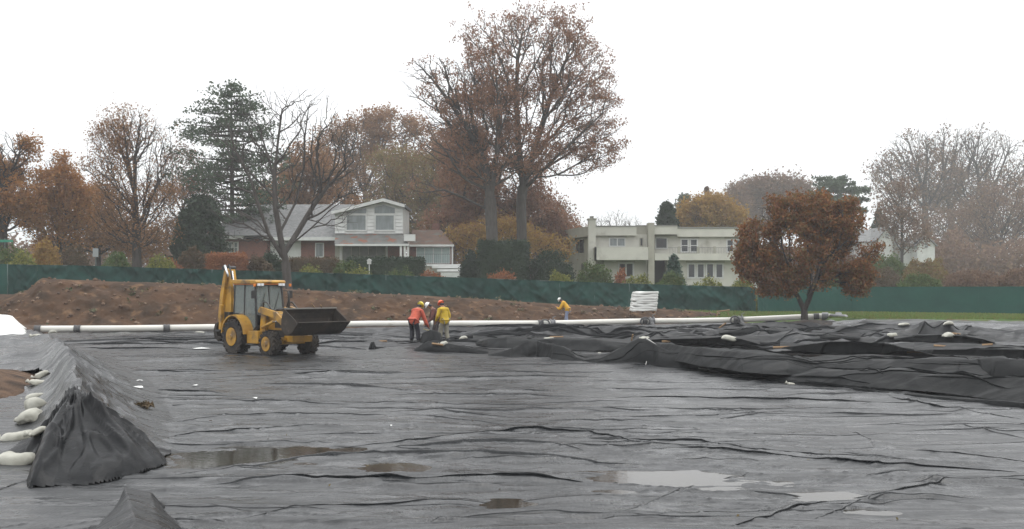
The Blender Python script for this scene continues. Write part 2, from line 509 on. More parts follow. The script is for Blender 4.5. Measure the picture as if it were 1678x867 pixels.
def liner_mat(name, base, dark, rough, spec, speck=True, far_rough=None):
    m = bpy.data.materials.new(name); m.use_nodes = True
    n, l = m.node_tree.nodes, m.node_tree.links
    b = n['Principled BSDF']
    tc = n.new('ShaderNodeTexCoord')
    def noise(scale, detail, st=(1, 1, 1), dist=0):
        mp = n.new('ShaderNodeMapping'); mp.inputs['Scale'].default_value = st; l.new(tc.outputs['Object'], mp.inputs[0])
        z = n.new('ShaderNodeTexNoise'); z.inputs['Scale'].default_value = scale; z.inputs['Detail'].default_value = detail
        z.inputs['Distortion'].default_value = dist
        l.new(mp.outputs[0], z.inputs[0]); return z.outputs['Fac']
    def mr(s, a, b_, c, d):
        q = n.new('ShaderNodeMapRange'); q.inputs[1].default_value = a; q.inputs[2].default_value = b_
        q.inputs[3].default_value = c; q.inputs[4].default_value = d; l.new(s, q.inputs[0]); return q.outputs[0]
    def mix(f, a, c):
        q = n.new('ShaderNodeMixRGB'); l.new(f, q.inputs[0])
        if isinstance(a, tuple): q.inputs[1].default_value = (*a, 1)
        else: l.new(a, q.inputs[1])
        q.inputs[2].default_value = (*c, 1); return q.outputs[0]
    big = mr(noise(.5, 5, (1, 2, 1), .5), .38, .62, 0, 1)
    c = mix(big, base, dark)
    # dried silt smears drawn out along the creases
    smear = mr(noise(1.1, 7, (.5, 1.6, 1), 1.2), .62, .76, 0, .5)
    c = mix(smear, c, (base[0]*1.8+.008, base[1]*1.8+.008, base[2]*1.8+.007))
    if speck:
        sp = mr(noise(30, 4, (1, .25, 1)), .56, .70, 0, .7)  # sparkle of the water drops put into the colour as paler specks
        c = mix(sp, c, (base[0]*2.1, base[1]*2.1, base[2]*2.1))
    l.new(c, b.inputs['Base Color'])
    # wet film: patches of low and of higher gloss
    rr = mr(noise(1.7, 6, (.6, 2.2, 1), .8), .35, .68, rough - .13, rough + .13)
    l.new(rr, b.inputs['Roughness'])
    b.inputs['Specular IOR Level'].default_value = spec
    bp = n.new('ShaderNodeBump'); bp.inputs['Distance'].default_value = .028 if speck else .014; bp.inputs['Strength'].default_value = .6
    add = n.new('ShaderNodeMath'); add.operation = 'ADD'
    l.new(noise(5, 6, (1.0, .8, 1), .6), add.inputs[0])
    f2 = n.new('ShaderNodeMath'); f2.operation = 'MULTIPLY'; f2.inputs[1].default_value = .42
    l.new(noise(34, 3, (1, .22, 1)), f2.inputs[0]); l.new(f2.outputs[0], add.inputs[1])
    l.new(add.outputs[0], bp.inputs['Height']); l.new(bp.outputs[0], b.inputs['Normal'])
    return m
M_floor = liner_mat('wet_liner', (.0175,.019,.0205), (.009,.0105,.012), .33, .33)
M_tarp = liner_mat('black_geotextile', (.011,.012,.0125), (.006,.007,.0075), .60, .08, False)
M_tarp_left = liner_mat('draped_liner', (.009,.010,.011), (.0045,.005,.006), .36, .07, False)  # darker sheet; shade of its camera-facing folds partly put into this colour

M_tarp_front = liner_mat('beaded_liner', (.012,.013,.0145), (.006,.007,.008), .36, .16, True)

def frustum_grid(px0, px1, nc, py0, py1, nr):
    """rows evenly spaced as seen from the bank, so near rows are finer than far ones"""
    pys = np.linspace(py1, py0, nr)
    Zs = CAMZ * FPX / (pys - HY)
    us = (np.linspace(px0, px1, nc) - CX) / FPX
    Y = np.repeat(Zs[:, None], nc, 1)
    return us[None, :] * Y, Y

def crease_strips(G, count, h0, h1, rng, i0=0, slope=.25):
    """pinched-up creases wandering over a surface grid G (rows, cols, 3) -> V, F to append"""
    R_, C_ = G.shape[:2]; Vs, Fs, off = [], [], 0
    for _ in range(count):
        L = rng.uniform(.10, .45) * C_; c0 = rng.uniform(0, C_ - L); r0 = rng.uniform(i0, R_ - 3)
        n = int(max(16, L)); u = np.linspace(0, 1, n)
        c = np.clip(c0 + u * L, 0, C_ - 1.001); r = np.clip(r0 + rng.normal(0, slope) * R_ * (u - .5) + 1.2 * vnoise(u * 5 + r0, u * 0 + c0, seed=5), 0, R_ - 2.001)
        def at(r, c):
            i, j = r.astype(int), c.astype(int); a, b = (r - i)[:, None], (c - j)[:, None]
            return (G[i, j] * (1 - b) + G[i, j + 1] * b) * (1 - a) + (G[i + 1, j] * (1 - b) + G[i + 1, j + 1] * b) * a
        P = at(r, c); H = rng.uniform(h0, h1) * np.sin(np.pi * u) ** .6 * (.8 + .5 * vnoise(u * 9 + c0, u * 0, seed=8))
        T = np.gradient(P, axis=0); T /= np.linalg.norm(T, axis=1)[:, None] + 1e-9
        back = np.stack([-T[:, 1], T[:, 0], 0 * u], 1); back[back[:, 1] < 0] *= -1
        rows = []
        for a, b in [(.0, -.2), (-.15, .6), (-.1, 1), (.5, .9), (1.5, .5), (3.0, -.1)]:
            Q = P + back * (a * H)[:, None]; Q[:, 2] += b * H; rows.append(Q)
        V2 = np.stack(rows).reshape(-1, 3); Vs.append(V2); Fs.append(gridfaces(6, n) + off); off += len(V2)
    return np.concatenate(Vs), np.concatenate(Fs)

def build_floor():
    X, Y = frustum_grid(-380, 2250, 620, 527, 1010, 560)
    Z = floor_h(X, Y)
    V = np.stack([X, Y, Z], -1).reshape(-1, 3); F = gridfaces(*X.shape)
    # standing creases: strips of the same sheet pinched up, their near lip leaning over
    VV, FF, off = [V], [F], len(V)
    def fh(x, y):
        """height looked up in the grid just made"""
        r = np.clip((1010 - (HY + CAMZ * FPX / y)) / (1010 - 527) * 559, 0, 558.99); c = np.clip((CX + FPX * x / y + 380) / 2630 * 619, 0, 618.99)
        i, j = r.astype(int), c.astype(int); a, b = r - i, c - j
        return (Z[i, j] * (1 - b) + Z[i, j + 1] * b) * (1 - a) + (Z[i + 1, j] * (1 - b) + Z[i + 1, j + 1] * b) * a
    rr = np.random.default_rng(31)
    for k, (P, A, wd) in enumerate(FOLDS):
        if k >= N_MAIN and rr.random() < .55: continue
        P = np.array(P); seg = np.hypot(*np.diff(P, axis=0).T); cum = np.concatenate([[0], np.cumsum(seg)])
        n = int(min(400, max(24, cum[-1] / .06))); t = np.linspace(0, 1, n) * cum[-1]
        x = np.interp(t, cum, P[:, 0]); y = np.interp(t, cum, P[:, 1])
        g = max(3, n // 9) | 1; ker = np.hanning(g + 2)[1:-1]; ker /= ker.sum()
        x = np.convolve(np.pad(x, g // 2, mode='edge'), ker, 'valid'); y = np.convolve(np.pad(y, g // 2, mode='edge'), ker, 'valid')
        sc = y.mean() / 15.0
        y = y + .10 * sc * vnoise(t * .9 / sc, t * 0 + k, seed=61) + .03 * sc * vnoise(t * 3.1 / sc, t * 0 + k, seed=62)
        dx, dy = np.gradient(x), np.gradient(y); L = np.hypot(dx, dy) + 1e-9; nx, ny = -dy / L, dx / L
        fl_ = np.where(ny < 0, -1, 1); nx, ny = nx * fl_, ny * fl_          # points away from the camera
        u = t / cum[-1]
        env = np.sin(np.pi * np.clip(u, 0, 1)) ** .6 * np.clip(.75 + .6 * vnoise(t * 1.3 / sc, t * 0 + 3 * k, seed=63) + .25 * vnoise(t * 5 / sc, t * 0 + k, seed=64), .12, 1.5)
        H = A * env * (.52 if k < N_MAIN else .42)
        prof = ([(.00, -.25), (-.05, .40), (-.18, .80), (-.05, 1.0), (.45, .93)] if k < N_MAIN and k % 2 else [(-.5, -.15), (-.28, .35), (-.1, .75), (.1, .97), (.5, .95)]) + [(1.3, .62), (2.4, .25), (3.6, -.06)]
        z0 = fh(x, y)
        rows = [np.stack([x + nx * a * H * 1.1, y + ny * a * H * (1.1 if a < 0 else 1.5), np.where(b < 0, fh(x + nx * a * H, y + ny * a * H * 1.5) + b * .03, z0 + b * H)], 1) for a, b in prof]
        V2 = np.stack(rows).reshape(-1, 3); F2 = gridfaces(len(prof), n) + off
        VV.append(V2); FF.append(F2); off += len(V2)
    o = npmesh('basin_liner', np.concatenate(VV), np.concatenate(FF), M_floor)
    tag(o, kind='structure')
build_floor()

# ------------------------------------------------------------------ water standing in the dips of the liner
def water_mat():
    m = mat('rain_water', (.020,.018,.014), .03, (.032,.028,.020), 1.2, 3, .5)
    n, l = m.node_tree.nodes, m.node_tree.links
    b = n['Principled BSDF']; b.inputs['IOR'].default_value = 1.33
    tc = n.new('ShaderNodeTexCoord')
    mp = n.new('ShaderNodeMapping'); mp.inputs['Scale'].default_value = (1, 1.6, 1); l.new(tc.outputs['Object'], mp.inputs[0])
    z = n.new('ShaderNodeTexNoise'); z.inputs['Scale'].default_value = 9; z.inputs['Detail'].default_value = 2; l.new(mp.outputs[0], z.inputs[0])
    bp = n.new('ShaderNodeBump'); bp.inputs['Strength'].default_value = .5; bp.inputs['Distance'].default_value = .0022
    l.new(z.outputs['Fac'], bp.inputs['Height']); l.new(bp.outputs[0], b.inputs['Normal'])
    return m
M_water = water_mat()
# one level for all of it: the rain stands wherever the sheet lies lower than this
vx, vy = np.meshgrid(np.linspace(-7.5, 11.5, 20), np.linspace(8.2, 27, 20))
o = npmesh('puddle', np.stack([vx, vy, 0 * vx + WATER_Z], -1).reshape(-1, 3), gridfaces(20, 20), M_water, None, False); tag(o, kind='structure')

# ------------------------------------------------------------------ draped liner over the left bank
CREST = [(14.6,-5.95,.62),(15.2,-6.2,.9),(16.5,-6.75,.93),(18,-7.4,.95),(21,-8.65,.95),(24,-9.95,.95),(28,-11.9,.92),(32,-14.0,.92),(36,-16.2,.88),(39,-18.0,.6)]
PK = (-6.2, 15.2, .92)
def left_h(X, Y):
    cy = [c[0] for c in CREST]
    xc = np.interp(Y, cy, [c[1] for c in CREST]); hc = np.interp(Y, cy, [c[2] for c in CREST])
    xc = xc + .06 * vnoise(Y * .8, Y * 0, seed=2)
    xt = np.interp(Y, [13, 15.2, 18, 24, 31, 40], [-4.0, -4.5, -5.2, -7.2, -10.2, -14.5])
    shelf = np.interp(Y, [9, 12, 22, 27, 32, 40], [-.1, .12, .2, .5, .86, .8])
    wr = np.maximum(xt - xc, .4)
    d = X - xc
    right = np.clip(1 - d / wr, 0, 1) ** 2.3
    left = np.exp(-(np.abs(d) / .36) ** 1.8)
    hr = np.where(d > 0, hc * right, shelf + (hc - shelf) * left)
    hr = hr * sstep(14.3, 15.3, Y)
    shelf_only = shelf * sstep(.3, 1.0, -(X - (xc - .35))) * (Y <= 15.3)
    # the bunched end: folds fan out from the peak
    dx, dy = X - PK[0], Y - PK[1]
    r = np.hypot(dx, dy); th = np.arctan2(dy, dx)     # -pi..pi ; towards the camera = -pi/2
    tt = np.degrees(th)
    Rr = np.interp(tt, [-180, -150, -130, -104, -92, -85, -79, -64, -45, -30, 0, 60, 180], [.6, .7, .72, .85, 1.2, 1.9, 2.7, 2.75, 2.15, 1.85, 1.0, .45, .6])
    q = r / Rr
    ang = th * 10 + 1.1 * vnoise(r * 1.2, th * 2, seed=41) + .8 * np.sin(th * 4)
    fold = 1 - 2 * np.abs(np.mod(ang / np.pi * .55, 1) - .5) * 2
    fine = .5 - np.abs(np.mod(ang / np.pi * 1.35 + .3, 1) - .5) * 2
    cone = PK[2] * np.clip(1 - q, 0, 1) ** .82
    amp = np.clip(q * 1.4, 0, 1) * np.clip(1.03 - q, 0, 1) ** .8
    cone = cone + (.30 * fold + .17 * fine) * amp * np.interp(tt, [-180, -140, -120, -50, -30, 0, 180], [.2, .7, 1, 1, .5, 0, 0])
    cone = np.where(q < 1.03, np.maximum(cone, 0), -.05)
    hr = hr * (1 - sstep(37.6, 39.4, Y))
    hs_ = np.maximum(hr, shelf_only); kk_ = .10
    tm = np.clip(.5 + .5 * (cone - hs_) / kk_, 0, 1); h = hs_ * (1 - tm) + cone * tm + kk_ * tm * (1 - tm) * (np.maximum(hs_, cone) > .12)
    # drawn creases on the crest and the shelf
    h = h + .05 * (ridged(X * 1.1 + Y * .35, Y * .25, 2, 71) - .4) * sstep(.3, 1.4, -d) * (Y > 15)
    h = h + .05 * (ridged((X + .5 * Y) * 1.5, Y * .3, 2, 77) - .3) * sstep(.05, .3, h)
    kn = np.clip(1 - np.abs(vnoise(th * 5.5 + .4 * r, r * .55 + 3, seed=91)) * 4, 0, 1)
    h = h + .07 * kn * sstep(.08, .4, h) + .05 * np.clip(1 - np.abs(vnoise(th * 9 - .5 * r, r * 1.1, seed=95)) * 4, 0, 1) * sstep(.08, .4, h)
    # front fold coming towards the camera
    xf = np.interp(Y, [8.5, 9.5, 11.3, 11.7], [-3.15, -3.35, -4.10, -4.16])
    hf = np.interp(Y, [7.5, 9.5, 10.8, 11.35, 11.6, 11.8], [.34, .30, .28, .26, .08, 0])
    wl_ = np.interp(Y, [8.5, 9.5, 11.3], [.80, .66, .10]); wr_ = np.interp(Y, [8.5, 9.5, 11.3], [.72, .64, .42]); pl_ = np.interp(Y, [8.5, 9.5, 11.3], [.20, .22, .28])
    df = X - xf
    f = np.where(df < 0, np.clip(1 - (-df) / wl_, 0, 1) ** .9, np.where(df < pl_, 1 - .22 * df / pl_, .78 * np.clip((wr_ - df) / (wr_ - pl_), 0, 1) ** .8))
    h = np.maximum(h, hf * np.minimum(f, 1))
    return h

def build_left():
    X, Y = frustum_grid(-420, 345, 380, 574, 1010, 360)
    X = np.concatenate([X])
    H = left_h(X, Y)
    F0 = floor_h(X, Y)
    fl_ = .005 + F0
    b = sstep(-.02, .05, H)
    Z = np.where(H > fl_, H, fl_) + .006 * fbm(X * 4, Y * 4, oct=2, seed=15)
    # ragged outline: keep faces that belong to the draped piece
    G3 = np.stack([X, Y, Z], -1); V = G3.reshape(-1, 3)
    F = gridfaces(*X.shape)
    xcr = np.interp(Y, [c[0] for c in CREST], [c[1] for c in CREST])
    wob = .25 * vnoise(X * .9, Y * .9, seed=19)
    soilcut = ((X + 11.4) / (1.25 + wob)) ** 2 + ((Y - 20.3) / 4.6) ** 2 < 1
    keep = ((H > .012) | (X < xcr)) & ~soilcut
    k = keep.ravel()[F].all(1)
    dk = ((Y < 15.5 + .12 * vnoise(X * 4, Y * 0, seed=4)) & (Y > 12.1) & (H > .004) & (X > -7.05)).ravel()[F].all(1)
    fr = ((Y <= 11.95) & (H > .004) & (X > -6.2) & (X < -2.2)).ravel()[F].all(1)
    o = npmesh('draped_liner', V, F[k & fr], M_tarp_front)
    tag(o, 'small peaked fold of beaded black liner at the bottom edge of the view', 'liner sheet')
    o = npmesh('draped_liner', V, F[k & ~dk & ~fr], M_floor)
    tag(o, 'wet grey liner draped over the long left bank behind the row of sandbags', 'liner sheet')
    o = npmesh('draped_liner', V, F[k & dk], M_tarp_left)
    tag(o, 'black liner bunched into fanned folds over the near end of the left bank', 'liner sheet')
build_left()

# ------------------------------------------------------------------ heaped liner sheets on the right
def cr(pts, t):
    """smooth interpolation of a pixel polyline at px = t"""
    xs = np.array([p[0] for p in pts], float); ys = np.array([p[1] for p in pts], float)
    y = np.interp(t, xs, ys)
    k = max(3, int(len(t) * .008)) | 1
    ker = np.hanning(k + 2)[1:-1]; ker /= ker.sum()
    pad = np.pad(y, k // 2, mode='edge')
    return np.convolve(pad, ker, 'valid')

def sheet(name, label, crest, base, zb, depth, back, d0=.6, n=420, m=None, seed=0, fold=.06, bulge=.12, tuck=0, nv=24, lip=0):
    """one sheet: a front face from the base line up to the crest line, then a top running back under the next one"""
    x0 = max(crest[0][0], base[0][0]); x1 = min(crest[-1][0], base[-1][0])
    t = np.linspace(x0, x1, n)
    yc, yb = cr(crest, t), cr(base, t)
    yb = np.maximum(yb, yc + .4)
    Zb = (CAMZ - zb) * FPX / (yb - HY)
    Zb = np.minimum(Zb, 80)
    hgt = (yb - yc) / FPX * Zb
    Zc = Zb + d0 * np.clip(hgt / .5, .15, 1.2) + .02
    Pb = np.stack([(t - CX) / FPX * Zb, Zb, np.full(n, zb)], 1)
    Pc = np.stack([(t - CX) / FPX * Zc, Zc, CAMZ - (yc - HY) / FPX * Zc], 1)
    dep = depth * np.interp(t, [x0, x0 + 60, x1 - 60, x1], [.7, 1, 1, 1])
    Zk = Zc + dep
    Pk = np.stack([(t - CX) / FPX * Zk, Zk, np.full(n, float(back))], 1)
    rk = np.random.default_rng(900 + seed)
    nk = max(4, int((x1 - x0) / 26)); kx = np.sort(np.concatenate([[x0, x1], rk.uniform(x0, x1, nk)]))
    kink = np.interp(t, kx, rk.uniform(-1, 1, len(kx))) * np.interp(t, [x0, x0 + 25, x1 - 25, x1], [0, 1, 1, 0])
    kx2 = np.sort(np.concatenate([[x0, x1], rk.uniform(x0, x1, nk)]))
    kink2 = np.interp(t, kx2, rk.uniform(-1, 1, len(kx2)))
    ks = np.hanning(9); ks /= ks.sum(); kink = np.convolve(np.pad(kink, 4, mode='edge'), ks, 'valid'); kink2 = np.convolve(np.pad(kink2, 4, mode='edge'), ks, 'valid')
    rows = []
    if lip:
        rows.append(Pb + np.array([0, -lip, 0.0]) ); rows.append(Pb + np.array([0, -lip * .4, .03]))
    for v in np.linspace(0, 1, nv // 2):
        P = Pb * (1 - v) + Pc * v
        P[:, 1] -= bulge * np.sin(np.pi * v) * np.clip(hgt, 0, 1) - tuck * (1 - v) * np.clip(hgt, 0, 1)
        P[:, 1] += .34 * kink * np.sin(np.pi * min(v + .12, 1) * .9) * np.clip(hgt, 0, .8)
        rows.append(P)
    for v in np.linspace(0, 1, nv)[1:]:
        P = Pc * (1 - v) + Pk * v
        P[:, 2] += .12 * kink2 * np.sin(np.pi * v) * np.clip(hgt * 2, .2, 1)
        P[:, 2] += .10 * np.sin(np.pi * min(1, v * 2.2)) * np.clip(hgt, 0, 1) * (1 - v) * .5
        rows.append(P)
    V = np.stack(rows)            # rows, n, 3
    s = seed * 13.7
    X, Y, Zz = V[..., 0], V[..., 1], V[..., 2]
    hh = np.clip((Zz - zb + .15) * 2.5, 0, 1)
    dz = fold * ((ridged(X * .45 + Y * .18 + s, Y * .30 + s, 3, 100 + seed) - .35) * 1.6 + .5 * fbm(X * .8 + s, Y * .8, oct=3, seed=seed))
    V[..., 2] += dz * hh
    V[..., 1] += fold * 1.6 * vnoise(X * .9 + s, Zz * 2 + Y * .2, seed=40 + seed) * hh + fold * .8 * vnoise(X * 2.6 + s, Zz * 3, seed=43 + seed) * hh
    F = gridfaces(len(rows), n)
    cnt_ = max(2, int((x1 - x0) / 48))
    V2, F2 = crease_strips(V, cnt_, .015, .055, np.random.default_rng(700 + seed), 3)
    F = np.concatenate([F, F2 + V.shape[0] * n]); V = np.concatenate([V.reshape(-1, 3), V2])
    o = npmesh(name, V, F, m or M_tarp)
    tag(o, label, 'liner sheet', 'heaped black liner sheets')
    return o
def far_field():
    """crumpled sheet lying behind the heaps, up to the pipe and the lawn"""
    X, Y = frustum_grid(560, 2000, 560, 521.5, 600, 180)
    px = CX + FPX * X / Y
    h = .10 + .34 * (ridged(X * .20 + Y * .05, Y * .16, 3, 301) - .3) + .16 * (ridged(X * .5 + 3, Y * .38, 3, 305) - .3) + .04 * fbm(X * 1.3, Y * 1.3, oct=3, seed=7)
    rk = np.random.default_rng(44)
    for k in range(70):
        cx_ = rk.uniform(640, 1720); cy_ = rk.uniform(529, 566); Zk = CAMZ * FPX / (cy_ - HY)
        x0 = (cx_ - CX) / FPX * Zk; Ln = rk.uniform(1.5, 5.5); sl = rk.uniform(-.5, .5)
        P = np.array([(x0 - Ln, Zk - Ln * sl), (x0 - Ln * .3, Zk + rk.uniform(-.5, .5)), (x0 + Ln * .4, Zk + rk.uniform(-.4, .4)), (x0 + Ln, Zk + Ln * sl)])
        m = (X > x0 - Ln - 2) & (X < x0 + Ln + 2) & (Y > Zk - Ln * .6 - 3) & (Y < Zk + Ln * .6 + 3)
        if not m.any(): continue
        x, y = X[m], Y[m]
        d, t, sg = seg_dist(x + .3 * vnoise(x * .6, y * .6, seed=k), y + .3 * vnoise(x * .5 + 5, y * .5, seed=k + 1), P)
        h[m] += rk.uniform(.12, .42) * np.sin(np.pi * np.clip(t, .001, .999)) ** .6 * np.clip(1 - d / np.where(sg < 0, .22, 1.5), 0, 1) ** 1.2
    front = np.interp(px, [560, 700, 900, 1000, 1100, 1678, 2000], [575, 572, 566, 560, 572, 600, 620])
    py = HY + CAMZ * FPX / Y
    h = h * sstep(0, 14, front - py + 6) - .3 * (1 - sstep(-6, 6, front - py))
    e = ramp(px, EDGE_Z)
    h = h * (1 - .75 * sstep(e - 9, e - 2, Y)) - .05 * sstep(e - 9, e - 2, Y)
    h = h + np.interp(px, [560, 1250, 1350, 1420, 2000], [0, .02, .15, .50, .52]) * sstep(e - 7, e - .5, Y)
    lim = CAMZ - (np.interp(px, [560, 900, 1200, 1290, 1345, 1360], [537.5, 536, 531, 527, 524, 500]) - HY) / FPX * Y
    h = np.where((px < 1360) & (Y > 45), np.minimum(h, lim + .03 * np.tanh((h - lim) / .1)), h)
    h = np.where(Y > e + .8, np.minimum(h, ground_h(X, Y) - .15), h)
    G3 = np.stack([X, Y, h], -1); V = G3.reshape(-1, 3)
    F = gridfaces(*X.shape)
    keep = ((h > -.12) & (Y < e + 2.5)).ravel()[F].all(1)
    sub = G3[8:128, 28:430]
    V2, F2 = crease_strips(sub, 110, .05, .16, np.random.default_rng(71), 0, .12)
    o = npmesh('liner_sheet', np.concatenate([V, V2]), np.concatenate([F[keep], F2 + len(V)]), M_tarp_far)
    tag(o, 'broad crumpled grey liner sheet stretching from the heaps back to pipe and lawn', 'liner sheet', 'heaped black liner sheets')
M_tarp_far = liner_mat('weathered_liner', (.015,.0165,.018), (.008,.009,.010), .45, .18, False)
far_field()

G = 'liner_sheet'
sheet(G, 'black liner sheet whose low tent fold stands behind the yellow jacket worker',
      [(676,575),(700,559),(712,557),(745,566),(800,576),(850,582)], [(676,576),(700,577),(745,579),(800,581),(850,584)], 0, 3.2, .02, .5, 160, M_tarp, 1, .03)
sheet(G, 'long black liner sheet with peaked fold and white seam along the front of the heap',
      [(800,582),(838,570),(866,557),(880,557),(896,563),(905,562),(925,568),(945,585),(958,590),(985,588),(1005,578),(1030,563),(1048,554),(1062,557),(1078,566),(1095,575),(1130,578),(1150,583),(1168,578),(1180,574),(1205,590),(1228,600),(1260,610)],
      [(800,584),(838,587),(880,586),(905,592),(945,594),(958,595),(1000,598),(1060,601),(1130,607),(1180,612),(1228,618),(1260,622)], 0, 2.4, .12, .75, 520, M_tarp, 2, .035, .05, .25)
sheet(G, 'low black rolled liner edge lying lowest at the right front',
      [(1130,609),(1200,613),(1290,624),(1360,629),(1440,640),(1520,648),(1600,655),(1700,663),(1800,672)],
      [(1130,611),(1200,618),(1290,631),(1360,637),(1440,646),(1520,654),(1600,663),(1700,673),(1800,684)], 0, 1.6, .05, .3, 420, M_tarp, 3, .03)
sheet(G, 'dark smooth liner sheet swelling in a low roll behind the rolled edge at right',
      [(1215,612),(1260,611),(1310,614),(1345,608),(1400,606),(1440,610),(1500,612),(1560,616),(1620,620),(1700,622),(1800,624)],
      [(1215,616),(1260,620),(1310,625),(1345,628),(1400,633),(1440,636),(1500,641),(1560,646),(1620,653),(1700,660),(1800,670)], .1, 2.6, .25, 1.0, 420, M_tarp, 4, .05)
sheet(G, 'smooth black liner sheet forming the broad hump right of the peaked fold',
      [(1060,562),(1100,564),(1150,570),(1180,575),(1215,577),(1250,579),(1290,583),(1330,594),(1370,597),(1420,592),(1480,590),(1540,588),(1590,590),(1700,596),(1800,600)],
      [(1060,580),(1100,590),(1150,600),(1180,603),(1215,610),(1250,613),(1290,614),(1330,613),(1370,609),(1420,608),(1480,612),(1540,616),(1590,617),(1700,620),(1800,624)], .22, 3.0, .4, 1.1, 480, M_tarp, 5, .05)
sheet(G, 'dark deep liner fold rolled up at the far right edge of the heap',
      [(1570,600),(1590,592),(1605,588),(1625,587),(1678,589),(1740,590),(1800,592)],
      [(1570,602),(1590,610),(1605,616),(1625,618),(1678,621),(1740,624),(1800,626)], .22, 1.7, .45, .6, 200, M_tarp, 6, .03, .3)
sheet(G, 'thin liner sheet over the dark gap behind the broad hump',
      [(1278,570),(1300,567),(1350,561),(1400,559),(1450,563),(1480,570),(1500,573)],
      [(1278,571),(1300,574),(1350,579),(1400,581),(1450,580),(1480,575),(1500,574)], .28, 3.5, .35, .35, 260, M_tarp, 7, .03, -.2, 1.2)
sheet(G, 'thin liner sheet over the dark gap at the right edge above the far fold',
      [(1498,574),(1530,573),(1600,573),(1678,574),(1740,575),(1800,576)],
      [(1498,575),(1530,581),(1600,584),(1678,590),(1740,592),(1800,594)], .28, 3.5, .45, .35, 240, M_tarp, 8, .03, -.2, 1.2)
sheet(G, 'narrow lifted liner sheet with lens shaped dark gap nearest the white bags at right',
      [(1465,555),(1500,551),(1540,549),(1580,551),(1610,556),(1630,562)],
      [(1465,556),(1500,559),(1540,562),(1580,564),(1610,564),(1630,563)], .3, 4.0, .4, .3, 200, M_tarp, 9, .03, -.2, 1.2)
sheet(G, 'black liner sheet folded low behind the two small leading humps',
      [(775,562),(800,556),(830,554),(860,556),(900,555),(940,556),(1000,559),(1040,563),(1060,565)],
      [(775,564),(800,568),(830,570),(860,570),(900,571),(940,574),(1000,575),(1040,574),(1060,573)], .05, 4.0, .25, .8, 260, M_tarp, 10, .04)
sheet(G, 'flat dark liner flap beneath the white bag in the middle of the heap',
      [(1068,556),(1100,555),(1160,554),(1190,551),(1215,555),(1245,564)],
      [(1068,562),(1100,563),(1160,564),(1190,564),(1215,565),(1245,566)], .3, 4.0, .4, .3, 220, M_tarp, 11, .03, -.2, 1.2)
sheet(G, 'small liner sheet with short dark gap just left of the bare tree mound',
      [(1180,545),(1230,539),(1260,541),(1300,546),(1350,549),(1410,553)],
      [(1180,546),(1230,547),(1260,548),(1300,551),(1350,554),(1410,555)], .3, 4.5, .35, .4, 220, M_tarp, 12, .06)
sheet(G, 'far liner sheet creased below the second pipe valve',
      [(930,546),(980,543),(1010,540),(1060,541),(1110,537),(1170,541)],
      [(930,548),(980,550),(1010,551),(1060,550),(1110,549),(1170,547)], .12, 5.0, .2, .5, 240, M_tarp_far, 13, .08)
sheet(G, 'far liner sheet creased below the first pipe valve',
      [(760,548),(790,543),(830,540),(880,543),(920,541),(960,546)],
      [(760,550),(790,552),(830,553),(880,553),(920,552),(960,549)], .08, 5.0, .2, .5, 220, M_tarp_far, 14, .08)
sheet(G, 'small dark standing fold of liner left of the orange jacket worker',
      [(604,571),(608,561),(613,560),(616,568),(640,570)], [(604,574),(608,574),(613,574),(616,573),(640,571)], 0, 1.2, 0, .3, 60, M_tarp, 15, .01)
sheet(G, 'rounded liner fold between the orange and yellow jacket workers',
      [(686,563),(692,545),(706,540),(722,545),(727,562)], [(686,566),(692,567),(706,567),(722,566),(727,564)], 0, 1.6, .03, .5, 80, M_tarp, 16, .02)
